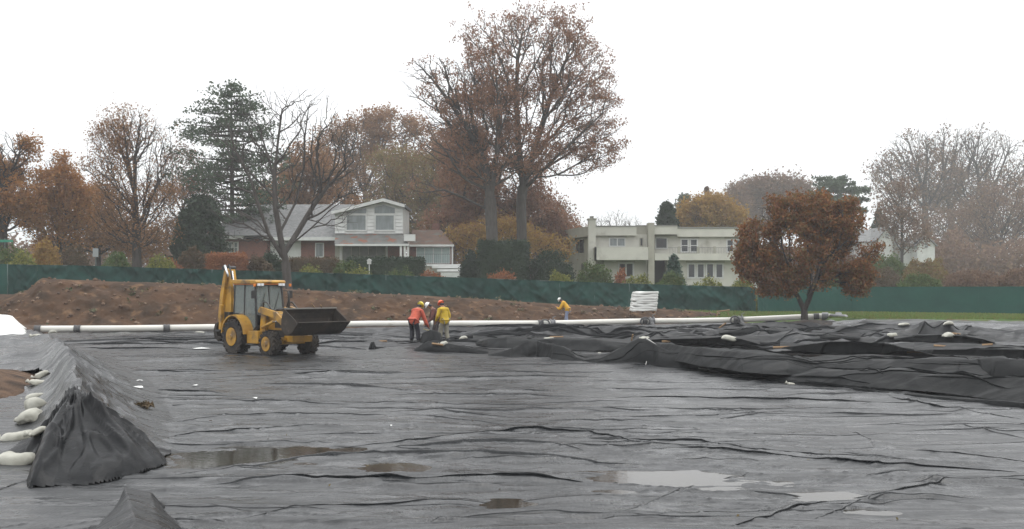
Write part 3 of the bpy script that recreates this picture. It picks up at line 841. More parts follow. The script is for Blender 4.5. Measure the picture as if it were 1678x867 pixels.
# ------------------------------------------------------------------ earth mound behind the pipe
MOUND_Y = [(-200,498),(0,492),(30,479),(48,475),(70,456),(88,458),(166,461),(250,463),(340,466),(440,473),(540,477),(600,480),(700,485),(800,491),(900,497),(960,501),(1010,503),(1060,505),(1130,509),(1170,513),(1210,521),(1260,530)]
def build_mound():
    nx, ny = 640, 96
    t = np.linspace(-200, 1240, nx)
    v = np.linspace(0, 1, ny)
    T, Vv = np.meshgrid(t, v)
    Zf = np.interp(T, [-200, 0, 600, 900, 1240], [54.5, 56, 60.5, 64.5, 73])
    Zb = np.interp(T, [-200, 0, 600, 900, 1240], [64, 65.5, 71, 73.5, 78])
    crest = np.interp(T, [p[0] for p in MOUND_Y], [p[1] for p in MOUND_Y])
    Zc = Zf + (Zb - Zf) * .55
    zc = CAMZ - (crest - HY) / FPX * Zc
    prof = np.where(Vv < .55, sstep(0, .55, Vv) ** .8, 1 - .75 * sstep(.55, 1, Vv))
    flat = np.where(Vv < .55, .0, 0)
    Y = Zf + (Zb - Zf) * Vv
    X = (T - CX) / FPX * Y
    base = 0.02 + .0 * T
    Z = base + (zc - base) * prof
    amp = np.clip((zc - base), 0, 1.4)
    inner = np.clip(np.minimum(Vv, 1 - Vv) * 8, 0, 1)
    lump = .15 * fbm(X * .35, Y * .5, oct=4, seed=201) + .11 * (ridged(X * .8, Y * 1.1, 3, 205) - .4) + .06 * fbm(X * 3, Y * 3, oct=3, seed=207)
    Z = Z + lump * amp * inner * np.where(np.abs(Vv - .55) < .12, .2, 1)
    Y = Y + .35 * fbm(X * .8, Z * 1.5, oct=3, seed=211) * inner
    V = np.stack([X, Y, Z], -1).reshape(-1, 3)
    o = npmesh('dirt_mound', V, gridfaces(ny, nx), M_mound, loc=(-14, 62, 0))
    tag(o, 'long brown heap of excavated earth running behind the white pipe', 'dirt mound')
    # clods and pale stones scattered on it
    rng = np.random.default_rng(5)
    vs, fs = [], []
    mb = MB()
    for k in range(420):
        i = int(rng.integers(10, ny * .62)); j = int(rng.integers(5, nx - 5))
        p = V.reshape(ny, nx, 3)[i, j]
        r = float(rng.uniform(.04, .13)) * (1.5 if rng.random() < .08 else 1)
        mb.ball((p[0], p[1] - .02, p[2] + r * .2), r, r, r * .7, 5, 4, Matrix.Rotation(rng.uniform(0, 3), 3, 'Z'))
    c = mb.build('earth_clods', M_clod, o, loc=None)
    c.data.transform(Matrix.Translation((14, -62, 0)))
    tag(c, kind='stuff')
    # weeds on the spoil
    gv, gf = leafcloud(np.array([V.reshape(ny, nx, 3)[int(rng.integers(8, ny * .7)), int(rng.integers(5, nx - 5))] + rng.normal(0, .08, 3) for _ in range(90)]), 22, .13, .09, 6, flat=.6)
    w = npmesh('weeds', gv - np.array([-14, 62, 0]), gf, M_weed, o, False); tag(w, kind='stuff')
    # far left foot of the spoil
M_mound = mat('spoil_earth', (.072,.038,.019), .92, (.034,.020,.011), .7, 7, .2, .05, 5, col3=(.15,.088,.046), scale3=1.6, lo3=.56, hi3=.74)
M_clod = mat('earth_clod', (.12,.07,.042), .9, island=[(.06,.035,.022), (.13,.075,.045), (.24,.17,.12)])
M_weed = mat('weed_leaf', (.06,.08,.03), .8, island=[(.03,.05,.02), (.08,.09,.04), (.13,.10,.05)])

def leafcloud(centers, per, size, sigma, seed, flat=1.0, tri=True, jitter=.5, up=0.0):
    """many small leaf faces scattered round the given centres -> V, F"""
    rng = np.random.default_rng(seed)
    C = np.repeat(np.asarray(centers, float), per, 0)
    n = len(C)
    off = rng.normal(0, 1, (n, 3)) * sigma; off[:, 2] *= flat
    P = C + off
    a = rng.normal(0, 1, (n, 3)); a[:, 2] += up
    a /= np.linalg.norm(a, axis=1)[:, None] + 1e-9
    b = np.cross(a, rng.normal(0, 1, (n, 3))); b /= np.linalg.norm(b, axis=1)[:, None] + 1e-9
    s = (size * (1 + jitter * rng.uniform(-1, 1, n)))[:, None]
    if tri:
        V = np.stack([P - a * s * .6, P + a * s * .3 + b * s * .45, P + a * s * .35 - b * s * .4], 1).reshape(-1, 3)
        F = np.arange(3 * n).reshape(-1, 3)
    else:
        V = np.stack([P - a * s * .6, P + b * s * .33, P + a * s * .6, P - b * s * .33], 1).reshape(-1, 3)
        F = np.arange(4 * n).reshape(-1, 4)
    return V, F
build_mound()

# grass strip tufts at the lawn's near edge
def lawn_grass():
    rng = np.random.default_rng(3)
    n = 26000
    px = rng.uniform(1110, 1760, n); f = rng.uniform(0, 1, n) ** 1.4
    e = ramp(px, EDGE_Z) + 1.3; Z = e + f * (fence_z(px) - e)
    x = (px - CX) / FPX * Z; z = ground_h(x, Z)
    P = np.stack([x, Z, z + .02], 1)
    up = np.stack([rng.normal(0, .4, n), rng.normal(0, .4, n), np.ones(n)], 1) * rng.uniform(.04, .10, n)[:, None]
    sd_ = np.stack([rng.uniform(.02, .05, n), rng.normal(0, .01, n), np.zeros(n)], 1)
    V = np.stack([P - sd_, P + sd_, P + up], 1).reshape(-1, 3)
    o = npmesh('lawn_grass', V, np.arange(3 * n).reshape(-1, 3), M_grass, None, False)
    tag(o, 'short green grass with fallen leaves in front of the right fence', 'grass', kind='stuff')
M_grass = mat('grass_blade', (.06,.10,.02), .8, island=[(.07,.13,.025), (.10,.18,.035), (.15,.19,.045), (.16,.10,.04)], transl=.2)
lawn_grass()

# ------------------------------------------------------------------ screened fence
M_mesh = mat('green_screen_cloth', (.012,.056,.045), .75, (.006,.032,.026), .5, 5, .25, .01, 40, stretch=(1, 1, 2))
M_mesh2 = mat('faded_screen_cloth', (.018,.080,.063), .75, (.013,.062,.050), .5, 5, .25, .01, 40, stretch=(1, 1, 2))
M_post = mat('galvanised_post', (.10,.13,.12), .5, metal=.4)
def fence(name, label, pxs, wr, m, seed):
    p0 = pxs[0]; Z0 = float(fence_z(p0))
    root = empty(name, ((p0 - CX) / FPX * Z0, Z0, float(fence_top(p0)) - 1.86), label, 'fence')
    L = Vector(root.location)
    for i, px in enumerate(pxs):
        Z = float(fence_z(px)); x = (px - CX) / FPX * Z; t = float(fence_top(px))
        MB().tube([(x, Z + .05, t - 2.3), (x, Z + .05, t + .02)], .035, 8).build('post', M_post, root, True, True)
        if i == len(pxs) - 1: continue
        q = pxs[i + 1]; Z2 = float(fence_z(q)); x2 = (q - CX) / FPX * Z2; t2 = float(fence_top(q))
        MB().tube([(x, Z + .05, t - .02), (x2, Z2 + .05, t2 - .02)], .022, 6).build('top_rail', M_post, root, True, True)
        nu, nv = 40, 22
        s = np.linspace(0, 1, nu); v = np.linspace(0, 1, nv)
        S, V_ = np.meshgrid(s, v)
        X = x + (x2 - x) * S; Y = Z + (Z2 - Z) * S
        top = t + (t2 - t) * S
        sag = .03 * wr * np.sin(np.pi * S) * (1 + vnoise(S * 3 + i, S * 0 + seed, seed=seed))
        Zz = top - sag * V_ ** .3 - 1.84 * (1 - 0) * V_
        # cloth folds: drooping swags from the top corners
        a = ridged((S * 2.4 + V_ * 1.3 + i * 3.1), (V_ * 1.7 + S * .6 + i), 3, seed) - .4
        c = ridged((S * 2.0 - V_ * 1.6 + i * 5.3), (V_ * 1.4 - S * .7 + i * 2), 2, seed + 7) - .4
        Y = Y - .02 - wr * (.13 * a + .12 * c + .05 * vnoise(S * 9 + i * 9, V_ * 4, seed=seed + 9)) * np.sin(np.pi * np.clip(S, .02, .98)) ** .5
        V = np.stack([X, Y, Zz], -1).reshape(-1, 3) - np.array(L)
        npmesh('screen_panel', V, gridfaces(nv, nu), m, root)
    return root
fence('screened_fence', 'dark green screen fence with sagging wrinkled cloth along the top of the earth mound',
      [12] + list(np.arange(62, 1235, 57)) + [1238], 1.9, M_mesh, 401)
fence('screened_fence', 'paler green taut screen fence standing on the lawn at right',
      [1242, 1265, 1307, 1350, 1396, 1442, 1491, 1547, 1603, 1673, 1745, 1830, 1920], .22, M_mesh2, 431)
def side_fence():
    a = Vector(((12 - CX) / FPX * 66, 66, 0)); root = empty('screened_fence', (a.x, a.y, float(fence_top(12)) - 1.86),
        'light teal fence panel turning the corner at the far left', 'fence')
    L = Vector(root.location)
    for i in range(4):
        d = Vector((-.62, -3.0, 0)) * 1.0
        p = a + d * i; q = a + d * (i + 1)
        MB().tube([(p.x, p.y, L.z - .4), (p.x, p.y, L.z + 1.88)], .035, 8).build('post', M_post, root, True, True)
        S, V_ = np.meshgrid(np.linspace(0, 1, 24), np.linspace(0, 1, 14))
        X = p.x + (q.x - p.x) * S + .05 * ridged(S * 2 + i, V_ * 2, 2, 451); Y = p.y + (q.y - p.y) * S; Z = L.z + 1.86 - 1.84 * V_ - .12 * S * i * 0
        npmesh('screen_panel', np.stack([X, Y, Z], -1).reshape(-1, 3) - np.array(L), gridfaces(14, 24), M_mesh2, root)
side_fence()
# ------------------------------------------------------------------ trees
def prim_tree(trunks, pts, bf, rng, up=0.0):
    """grow a branching skeleton from trunk polylines to a cloud of points (nearest-node tree with a path-length term)"""
    nodes, parent = [], []
    for pl in trunks:
        pl = [Vector(p) for p in pl]
        prev = -1
        if nodes:      # join to the nearest existing node
            d = [(Vector(q) - pl[0]).length for q in nodes]; prev = int(np.argmin(d))
        for i in range(len(pl) - 1):
            seg = max(1, int((pl[i+1] - pl[i]).length / .7))
            for k in range(seg + (1 if i == len(pl) - 2 else 0)):
                q = pl[i].lerp(pl[i+1], k / seg)
                nodes.append(tuple(q)); parent.append(prev); prev = len(nodes) - 1
    nt = len(nodes)
    N = len(pts)
    P = np.zeros((nt + N, 3)); P[:nt] = nodes
    par = np.full(nt + N, -1); par[:nt] = parent
    path = np.zeros(nt + N)
    for i in range(nt):
        if par[i] >= 0: path[i] = path[par[i]] + np.linalg.norm(P[i] - P[par[i]])
    Q = np.array(pts, float); alive = np.ones(N, bool)
    best = np.full(N, 1e9); bp = np.zeros(N, int)
    wz = np.array([1, 1, 1.0])
    def relax(i):
        nonlocal best, bp
        D = Q - P[i]
        d = np.sqrt((D * D).sum(1))
        # discourage hanging back down from a node
        pen = np.maximum(0, P[i][2] - Q[:, 2]) * up
        c = d + bf * path[i] + pen
        k = (c < best) & alive
        best = np.where(k, c, best); bp = np.where(k, i, bp)
    start = [i for i in range(nt) if i > 2]
    for i in start: relax(i)
    n = nt
    order_cost = best
    for _ in range(N):
        j = int(np.argmin(np.where(alive, best, 1e12)))
        P[n] = Q[j]; par[n] = bp[j]; path[n] = path[bp[j]] + np.linalg.norm(P[n] - P[bp[j]])
        alive[j] = False
        relax(n); n += 1
    return P, par, nt

def smooth_skel(P, par, nt, it=3):
    n = len(P)
    cnt = np.ones(n)
    for i in range(n - 1, 0, -1):
        if par[i] >= 0: cnt[par[i]] += cnt[i]
    heavy = np.full(n, -1); hw = np.zeros(n)
    for i in range(n):
        p = par[i]
        if p >= 0 and cnt[i] > hw[p]: hw[p] = cnt[i]; heavy[p] = i
    ok = (np.arange(n) >= nt) & (heavy >= 0)
    idx = np.where(ok)[0]
    for _ in range(it):
        Pn = P.copy()
        Pn[idx] = .4 * P[idx] + .3 * P[par[idx]] + .3 * P[heavy[idx]]
        P = Pn
    return P, cnt

def limb_mesh(P, par, rad, sides_fn):
    Vs, Fs = [], []; o = 0
    idx = np.where(par >= 0)[0]
    A, B = P[par[idx]], P[idx]
    ra, rb = np.minimum(rad[par[idx]], rad[idx] * 1.35), rad[idx]
    d = B - A; L = np.linalg.norm(d, axis=1); k = L > 1e-4
    A, B, ra, rb, d, L = A[k], B[k], ra[k], rb[k], d[k], L[k]
    d = d / L[:, None]
    A = A - d * (ra * .4)[:, None]
    ref = np.where(np.abs(d[:, 2:3]) > .9, np.array([[1., 0, 0]]), np.array([[0, 0, 1.]]))
    u = np.cross(d, ref); u /= np.linalg.norm(u, axis=1)[:, None]; w = np.cross(d, u)
    sd_ = sides_fn(rb)
    for s in np.unique(sd_):
        m = sd_ == s; n = m.sum()
        t = np.arange(s) * 2 * np.pi / s
        c, sn = np.cos(t)[None, :, None], np.sin(t)[None, :, None]
        ring = u[m][:, None, :] * c + w[m][:, None, :] * sn
        a = A[m][:, None, :] + ring * ra[m][:, None, None]; b = B[m][:, None, :] + ring * rb[m][:, None, None]
        V = np.concatenate([a, b], 1).reshape(-1, 3)
        base = (np.arange(n) * 2 * s)[:, None]
        q = np.arange(s)
        F = np.stack([base + q, base + (q + 1) % s, base + (q + 1) % s + s, base + q + s], -1).reshape(-1, 4) + o
        Vs.append(V); Fs.append(F); o += len(V)
    return np.concatenate(Vs), np.concatenate(Fs)

BARK = mat('grey_bark', (.055,.048,.042), .9, (.085,.078,.070), 2.5, 5, .2, .02, 12, stretch=(3, 3, .6))
BARK_DARK = mat('dark_bark', (.035,.030,.026), .9, (.060,.052,.046), 2.5, 5, .2, .02, 12, stretch=(3, 3, .6))
BARK_LICHEN = mat('lichen_bark', (.060,.056,.047), .9, (.11,.115,.09), 2.0, 5, .2, .02, 12, stretch=(3, 3, .8))
def leafm(name, cols, tr=.25): return mat(name, cols[0], .75, island=cols, spec=.2, transl=tr)
LF = {
 'russet': leafm('russet_leaf', [(.19,.095,.045),(.28,.15,.07),(.22,.11,.05),(.33,.20,.10)], .4),
 'orange': leafm('orange_leaf', [(.30,.13,.04),(.38,.18,.055),(.24,.11,.04),(.36,.21,.07)], .4),
 'ochre':  leafm('ochre_leaf', [(.32,.20,.055),(.40,.26,.07),(.26,.17,.06),(.30,.15,.05)], .4),
 'plum':   leafm('plum_leaf', [(.15,.095,.070),(.21,.13,.085),(.13,.085,.065),(.24,.16,.10)], .35),
 'oakred': leafm('oak_leaf', [(.24,.115,.070),(.32,.17,.10),(.19,.10,.065),(.30,.19,.115)], .4),
 'pear':   leafm('pear_leaf', [(.25,.100,.038),(.15,.062,.030),(.32,.140,.048),(.20,.105,.042),(.15,.12,.045),(.12,.055,.03)], .3),
 'olive':  leafm('olive_leaf', [(.17,.14,.055),(.22,.17,.06),(.20,.11,.05),(.13,.12,.05)], .4),
 'pine':   leafm('pine_needle', [(.060,.090,.055),(.085,.115,.070),(.050,.075,.050)], .15),
 'dark':   leafm('evergreen_leaf', [(.024,.042,.024),(.036,.058,.030),(.018,.030,.020)], .05),
 'yellowgreen': leafm('yellowgreen_leaf', [(.20,.21,.05),(.26,.25,.06),(.14,.16,.045),(.09,.12,.035)], .3),
 'green':  leafm('shrub_leaf', [(.070,.115,.035),(.10,.15,.045),(.05,.085,.03),(.14,.14,.045)], .3),
 'rust':   leafm('rust_leaf', [(.28,.11,.05),(.22,.085,.04),(.32,.15,.06)], .3),
 'brownhedge': leafm('brown_hedge_leaf', [(.10,.065,.038),(.08,.065,.035),(.14,.09,.05)], .2),
 'bluegreen': leafm('spruce_needle', [(.040,.080,.058),(.060,.10,.075),(.032,.06,.045)], .1),
}

def tree(name, label, Z, base, trunks, crown, nodes, bf=.35, leaves=0, leaf='russet', lsize=.16, lsig=.35, rbase=.28, rtip=.012, bark=None,
         seed=1, depth=.85, up=.3, mask=None, cat='tree', group=None, gz=None, lmask=.0, tri=True, shell=.35, mscale=.3, far=1.0):

    """Z distance; base, trunks and crown in photograph pixels at that distance. crown: (px,py,rx,ry[,weight])"""
    Z *= far; lsize *= far; lsig *= far; rbase *= far; rtip *= far
    rng = np.random.default_rng(seed)
    x0 = (base[0] - CX) / FPX * Z
    z0 = float(ground_h(x0, Z)) if gz is None else gz
    L = np.array([x0, Z, z0])
    def P3(px, py, dy=0.): return ((px - CX) / FPX * Z, Z + dy, CAMZ - (py - HY) / FPX * Z)
    tr = []
    for pl in trunks:
        q = [P3(p[0], p[1], p[2] if len(p) > 2 else 0.) for p in pl]
        if not tr: q[0] = (q[0][0], q[0][1], z0 - .3)
        tr.append(q)
    pts = []
    wts = np.array([c[2] * c[3] * (c[4] if len(c) > 4 else 1) for c in crown], float); wts /= wts.sum()
    mpp = Z / FPX
    for c, w in zip(crown, wts):
        n = max(3, int(nodes * w))
        d = rng.normal(0, 1, (n, 3)); d /= np.linalg.norm(d, axis=1)[:, None]
        r = rng.uniform(shell, 1, n) ** .6
        ry = (c[2] + c[3]) / 2 * depth
        e = d * r[:, None] * np.array([c[2], ry, c[3]]) * mpp
        e *= (1 + .13 * rng.normal(0, 1, n))[:, None]
        cc = np.array(P3(c[0], c[1], c[5] if len(c) > 5 else 0.))
        pts.append(cc + e)
    pts = np.concatenate(pts)
    pts = pts[pts[:, 2] > z0 + 1.0]
    P, par, nt = prim_tree(tr, pts, bf, rng, up)
    P, cnt = smooth_skel(P, par, nt, 3)
    P[nt:] += rng.normal(0, .05, (len(P) - nt, 3))
    rad = rtip * cnt ** .5
    s = rbase / max(rad[0], 1e-6)
    ex = math.log(rbase / rtip) / math.log(max(cnt[0], 2))
    rad = rtip * cnt ** ex
    # root flare
    hgt = P[:nt, 2] - z0
    rad[:nt] *= 1 + .5 * np.exp(-np.maximum(hgt, 0) / .5)
    V, F = limb_mesh(P, par, rad, lambda r: np.where(r > .09, 9, np.where(r > .03, 5, 3)))
    root = empty(name, tuple(L), label, cat, group)
    npmesh('trunk', V - L, F, bark or BARK, root)
    if leaves:
        tip = np.where((cnt <= 3) & (np.arange(len(P)) >= nt))[0]
        C = P[tip]
        if lmask:
            nz = fbm(C[:, 0] * mscale + seed, C[:, 2] * mscale, C[:, 1] * mscale, 2, seed)
            C = C[nz > -.5 + lmask]
        if mask is not None:
            px = CX + FPX * C[:, 0] / C[:, 1]; py = HY - FPX * (C[:, 2] - CAMZ) / C[:, 1]
            C = C[mask(px, py, rng)]
        per = max(1, leaves // max(1, len(C)))
        V, F = leafcloud(C, per, lsize, lsig, seed + 5, tri=tri)
        npmesh('crown', V - L, F, LF[leaf], root, False)
    return root

def pine(name, label, Z, base, top, halfw, seed, leaf='pine', bark=None, levels=16, start=.25, group=None, size=.24, amount=1.0, shape=None):
    rng = np.random.default_rng(seed)
    mpp = Z / FPX
    x0 = (base[0] - CX) * mpp; z0 = float(ground_h(x0, Z)); H = CAMZ - (top[1] - HY) * mpp - z0
    dx = (top[0] - base[0]) * mpp
    root = empty(name, (x0, Z, z0), label, 'tree', group)
    mb = MB(); mb.tube([(0, 0, -.3), (dx * .3, 0, H * .4), (dx * .7, 0, H * .75), (dx, 0, H)], [H * .016, H * .012, H * .007, .02], 8)
    C = []
    for i in range(levels):
        f = start + (1 - start) * (i + rng.uniform(-.2, .2)) / levels
        nb = int(rng.integers(4, 7))
        wl_ = halfw * mpp * (shape(f) if shape else (1 - f) ** .6 * (.75 + .5 * rng.random()))
        for k in range(nb):
            a = rng.uniform(0, 2 * math.pi); Ln = wl_ * rng.uniform(.55, 1.15) + .3
            p0 = Vector((dx * f, 0, H * f)); pe = p0 + Vector((math.cos(a) * Ln, math.sin(a) * Ln, Ln * rng.uniform(-.05, .18)))
            pm = p0.lerp(pe, .5) + Vector((0, 0, -Ln * .04))
            mb.tube([p0, pm, pe], [.05 + .012 * Ln, .04, .012], 4, False)
            for s in np.linspace(.30, 1.0, max(3, int(Ln * 2.6 * amount))):
                q = p0.lerp(pe, s)
                side = Vector((-math.sin(a), math.cos(a), 0)) * rng.normal(0, .22) * Ln * .4
                C.append((q.x + side.x, q.y + side.y, q.z + .15 + rng.normal(0, .16)))
    mb.build('trunk', bark or BARK_DARK, root, smooth=True)
    V, F = leafcloud(np.array(C), 22, size, .30, seed + 1, flat=.55, tri=True, up=.6)
    npmesh('crown', V, F, LF[leaf], root, False)
    return root

def conifer(name, label, Z, base, top, halfw, seed, leaf='dark', cat='tree', n=2600, size=.22, power=.8, group=None):
    """dense cone-shaped evergreen"""
    rng = np.random.default_rng(seed); mpp = Z / FPX
    x0 = (base[0] - CX) * mpp; z0 = float(ground_h(x0, Z)); H = CAMZ - (top[1] - HY) * mpp - z0
    root = empty(name, (x0, Z, z0), label, cat, group)
    mb = MB(); mb.tube([(0, 0, -.2), (0, 0, H * .96)], [H * .02 + .03, .02], 7); mb.build('trunk', BARK_DARK, root, smooth=True)
    f = rng.uniform(0.02, 1, n) ** 1.15; a = rng.uniform(0, 2 * math.pi, n)
    tier = 1 + .22 * np.sin(f * 34 + a * 2)
    r = halfw * mpp * (1 - f) ** power * tier * rng.uniform(.35, 1.0, n) ** .5 * (1 + .2 * np.sin(a * 5 + seed))
    C = np.stack([np.cos(a) * r, np.sin(a) * r, f * H - r * .12], 1)
    V, F = leafcloud(C, 7, size, .13, seed, tri=True)
    npmesh('crown', V, F, LF[leaf], root, False)
    return root

def shrub(name, label, Z, px0, px1, pytop, leaf, seed, n=900, box=False, size=.13, depth=1.6, cat='shrub', group=None, pybot=None, per=7, lump=.25):
    """leafy shrub or clipped hedge seen between two pixel columns with its top at pytop"""
    rng = np.random.default_rng(seed); mpp = Z / FPX
    xc = ((px0 + px1) / 2 - CX) * mpp; w = (px1 - px0) / 2 * mpp
    z0 = float(ground_h(xc, Z)) if pybot is None else CAMZ - (pybot - HY) * mpp
    top = CAMZ - (pytop - HY) * mpp; H = max(.4, top - z0)
    root = empty(name, (xc, Z, z0), label, cat, group)
    if box:
        u = rng.uniform(-1, 1, (n, 3))
        ax = rng.integers(0, 3, n); sg = np.sign(rng.normal(0, 1, n))
        for k in range(3): u[ax == k, k] = sg[ax == k]
        u *= 1 - .10 * rng.random((n, 1))
        C = np.stack([u[:, 0] * w, u[:, 1] * depth / 2, (u[:, 2] * .5 + .5) * H * .97], 1)
        C += .05 * fbm(C[:, 0] * 1.5, C[:, 2] * 1.5 + 9, C[:, 1], 2, seed)[:, None]
        core = MB().box(-w * .95, w * .95, -depth * .45, depth * .45, 0, H * .93)
    else:
        d = rng.normal(0, 1, (n, 3)); d /= np.linalg.norm(d, axis=1)[:, None]; d[:, 2] = np.abs(d[:, 2])
        lm = 1 + lump * fbm(d[:, 0] * 2.2 * max(1, w), d[:, 2] * 2.2 + 3, d[:, 1] * 2.2, 3, seed) * 1.6
        r = rng.uniform(.6, 1, n) ** .4
        C = d * (lm * r)[:, None] * np.array([w, depth / 2, H * .95])
        core = MB().ball((0, 0, 0), w * .78, depth * .36, H * .74, 14, 9)
    cv = core.build('leaf_core', LF[leaf], root, smooth=False)  # solid inner core filling the shrub behind its leaf faces
    V, F = leafcloud(C, per, size, .11, seed + 2, tri=True)
    npmesh('foliage', V, F, LF[leaf], root, False)
    return root

# ---- the big double oak behind the left house
def oakmask(px, py, rng):
    dens = np.clip(.42 + .0009 * (px - 800) + .0010 * (py - 120), .15, 1)
    return rng.random(len(px)) < dens
tree('oak_tree', 'very tall oak with thin russet leaves, its straight trunk right of the trunk beside it', 96, (856, 440),
     [[(856,445),(855,390),(854,330),(857,305)], [(857,305),(868,270,.5),(885,215,1),(905,150,1.2),(930,90,1)], [(857,305),(850,240,-.5),(846,170,-1),(848,100,-1),(858,45,-.5)],
      [(857,312),(900,270,-1),(945,228,-1.5),(985,190,-1.5)], [(852,320),(825,250,1.5),(795,170,2),(775,100,2)], [(858,300),(895,262,-3),(938,262,-3.5),(985,262,-3)],
      [(868,270),(893,200,-2),(930,150,-3),(965,110,-3)]],
     [(850,95,110,88,1.2,0),(930,110,75,80),(965,175,58,70),(975,235,50,45),(860,200,110,80,.8),(900,50,75,42),(800,60,50,38,.8),(925,260,60,40,.6)],
     3600, .42, 36000, 'oakred', .15, .24, .46, .0125, BARK, 11, .9, .2, oakmask, lmask=.22, mscale=.5)
tree('oak_tree', 'tall oak leaning left with thick forked trunk and bare arching lower limbs', 93, (806, 440),
     [[(806,445),(806,380),(803,325)], [(803,325),(800,285,0),(770,215,0),(735,165,0),(705,125,0)], [(803,320),(815,250,-1),(818,180,-1.5),(812,120,-1)],
      [(803,345),(760,325,-1),(715,308,-1.5),(680,290,-2)], [(803,330),(780,262,2),(755,225,2.5),(720,210,3)], [(804,320),(845,330,-2),(890,300,-3)], [(803,372),(775,362,-3),(745,345,-4)]],
     [(735,140,75,50,1,0),(705,110,45,25,.8),(780,190,75,65,1),(800,130,60,60,.8),(730,225,60,45,.8),(850,240,60,50,.6),(700,310,45,22,.5),(775,265,70,40,.8)],
     3200, .42, 27000, 'oakred', .15, .24, .52, .0125, BARK, 12, .9, .2,
     lambda px, py, rng: rng.random(len(px)) < np.clip((px - 690) / 150 + .1, .15, .9) * np.clip((py - 60) / 120, .3, 1), lmask=.22, mscale=.5)
# ---- bare tree in front of the left house
tree('bare_tree', 'bare spreading grey tree in front of the left house, rooted on the earth mound', 70, (474, 476),
     [[(474,476),(470,455),(468,430)], [(468,430),(463,400,-.3),(455,345,-.6),(452,290,-.5),(455,235,0),(462,180,0),(450,150,0)],
      [(466,415),(485,380,.5),(510,335,.8),(535,300,1),(575,262,1)], [(466,425),(445,385,-.8),(430,340,-1),(418,300,-1),(392,250,-1),(372,190,-.5)],
      [(462,375),(478,330,1.2),(490,270,1.6),(492,220,1.5),(500,180,1)], [(478,400),(515,375,-1),(550,345,-1.6),(585,320,-1.5)],
      [(448,395),(415,360,1.2),(385,345,1.5),(355,330,1.5)], [(452,300),(430,240,.8),(415,190,1),(405,160,1)], [(466,420),(440,392,-2),(395,400,-2.4),(355,380,-2.4)]],
     [(455,215,85,75,.9),(385,230,50,60,1.3),(535,250,60,60,1.3),(575,300,40,38,1.2),(365,310,45,45,1.2),(510,185,50,45,.8),(470,290,90,50,.5),(560,215,35,40,.6),(400,380,55,22,.7),(545,350,45,30,.6)],
     2700, .36, 0, rbase=.29, rtip=.0085, bark=BARK, seed=14, up=.35)
# ---- red-brown pear tree among the liner heaps
def pear_tree():
    Z = 61.5
    blobs = [(1290,355,45,36),(1345,350,48,33),(1380,375,30,45),(1250,395,38,38),(1310,400,70,50),(1375,420,45,40),(1240,430,26,26),(1415,425,28,26),
             (1395,455,30,24),(1405,470,18,12),(1270,450,38,26),(1262,475,16,9),(1330,450,60,28),(1285,330,22,16),(1388,345,14,16),(1225,430,18,14),(1350,385,60,50),
             (1430,415,14,16),(1300,470,20,12),(1255,350,18,14)]
    return tree('pear_tree', 'round red brown leafed tree with two dark stems standing among the black liner heaps', Z, (1318, 528),
     [[(1319,530),(1318,508),(1308,487),(1296,468)], [(1318,508),(1323,490,-.4),(1328,465,-.8),(1334,440,-1),(1342,415,-1)], [(1296,468),(1275,445,.3),(1258,420,.5)], [(1342,415),(1370,395,-.6),(1395,385,-.4)],
      [(1296,468),(1300,430,.8),(1300,380,.8)], [(1342,415),(1345,380,0),(1345,350,0)], [(1330,455),(1365,440,.8),(1400,440,1)]],
     blobs, 1500, .35, 56000, 'pear', .135, .19, .17, .010, BARK_DARK, 21, .8, .1, gz=0.15, lmask=.42, shell=.6, mscale=.75)
pear_tree()
# ---- left side
tree('maple_tree', 'orange leafed tree at the left edge of the view', 88, (5, 430), [[(5,432),(4,380),(2,320)], [(2,330),(-30,290),(-60,250)], [(3,310),(25,270),(35,240)], [(4,385),(45,382,-2),(90,378,-3)], [(4,400),(30,405,1),(60,398,1.5)]],
     [(10,250,48,45,1),(-20,290,60,60),(20,320,48,50),(-50,340,60,60,.6),(45,345,25,30,.6),(35,265,22,28,.5)], 1600, .38, 26000, 'orange', .18, .28, .4, .013, BARK_DARK, 31, lmask=.25)
tree('maple_tree', 'smaller amber tree standing between the left edge tree and the tall fine branched tree', 92, (95, 432), [[(95,434),(98,380),(95,330)], [(97,370),(70,330),(60,300)], [(96,350),(120,310),(125,290)]],
     [(90,300,38,42),(70,350,38,40),(115,350,38,45),(95,385,55,25),(92,268,20,18,.6),(130,320,22,28,.6)], 1300, .38, 23000, 'orange', .17, .28, .26, .012, BARK_DARK, 32, lmask=.28)
tree('beech_tree', 'tall fine branched grey tree with fan of thin twigs and rust leaves on its left', 84, (224, 436),
     [[(224,438),(224,390),(222,345),(221,320)], [(221,320),(205,270,.5),(185,220,.5),(170,195,.5)], [(221,320),(225,260,-.5),(235,200,-.5)], [(222,330),(243,280,.5),(262,235,.5)], [(221,320),(215,250,-1),(208,190,-1)],
      [(223,345),(190,300,-1),(155,270,-1)], [(223,350),(260,320,-1),(285,285,-1)], [(224,410),(190,380,-2),(150,345,-2)], [(224,415),(262,395,-2),(290,370,-1.5)]],
     [(215,215,52,45,1.2),(245,240,42,45),(185,230,42,38),(225,300,68,50),(165,275,38,22,.7),(195,350,52,40,.8),(265,310,32,45,.8),(230,380,60,35,.6)],
     3500, .5, 14000, 'russet', .13, .24, .34, .009, BARK_DARK, 33, mask=lambda px, py, rng: rng.random(len(px)) < np.where((px < 215) | (py > 300), .75, .10))
tree('maple_tree', 'russet leafed tree low behind the fine branched tree', 100, (160, 430), [[(160,432),(162,390),(158,350)]],
     [(150,340,45,45),(175,375,50,38),(110,400,60,25,.8),(220,395,60,28,.8)], 1000, .38, 20000, 'russet', .18, .32, .25, .012, BARK_DARK, 34, lmask=.2)
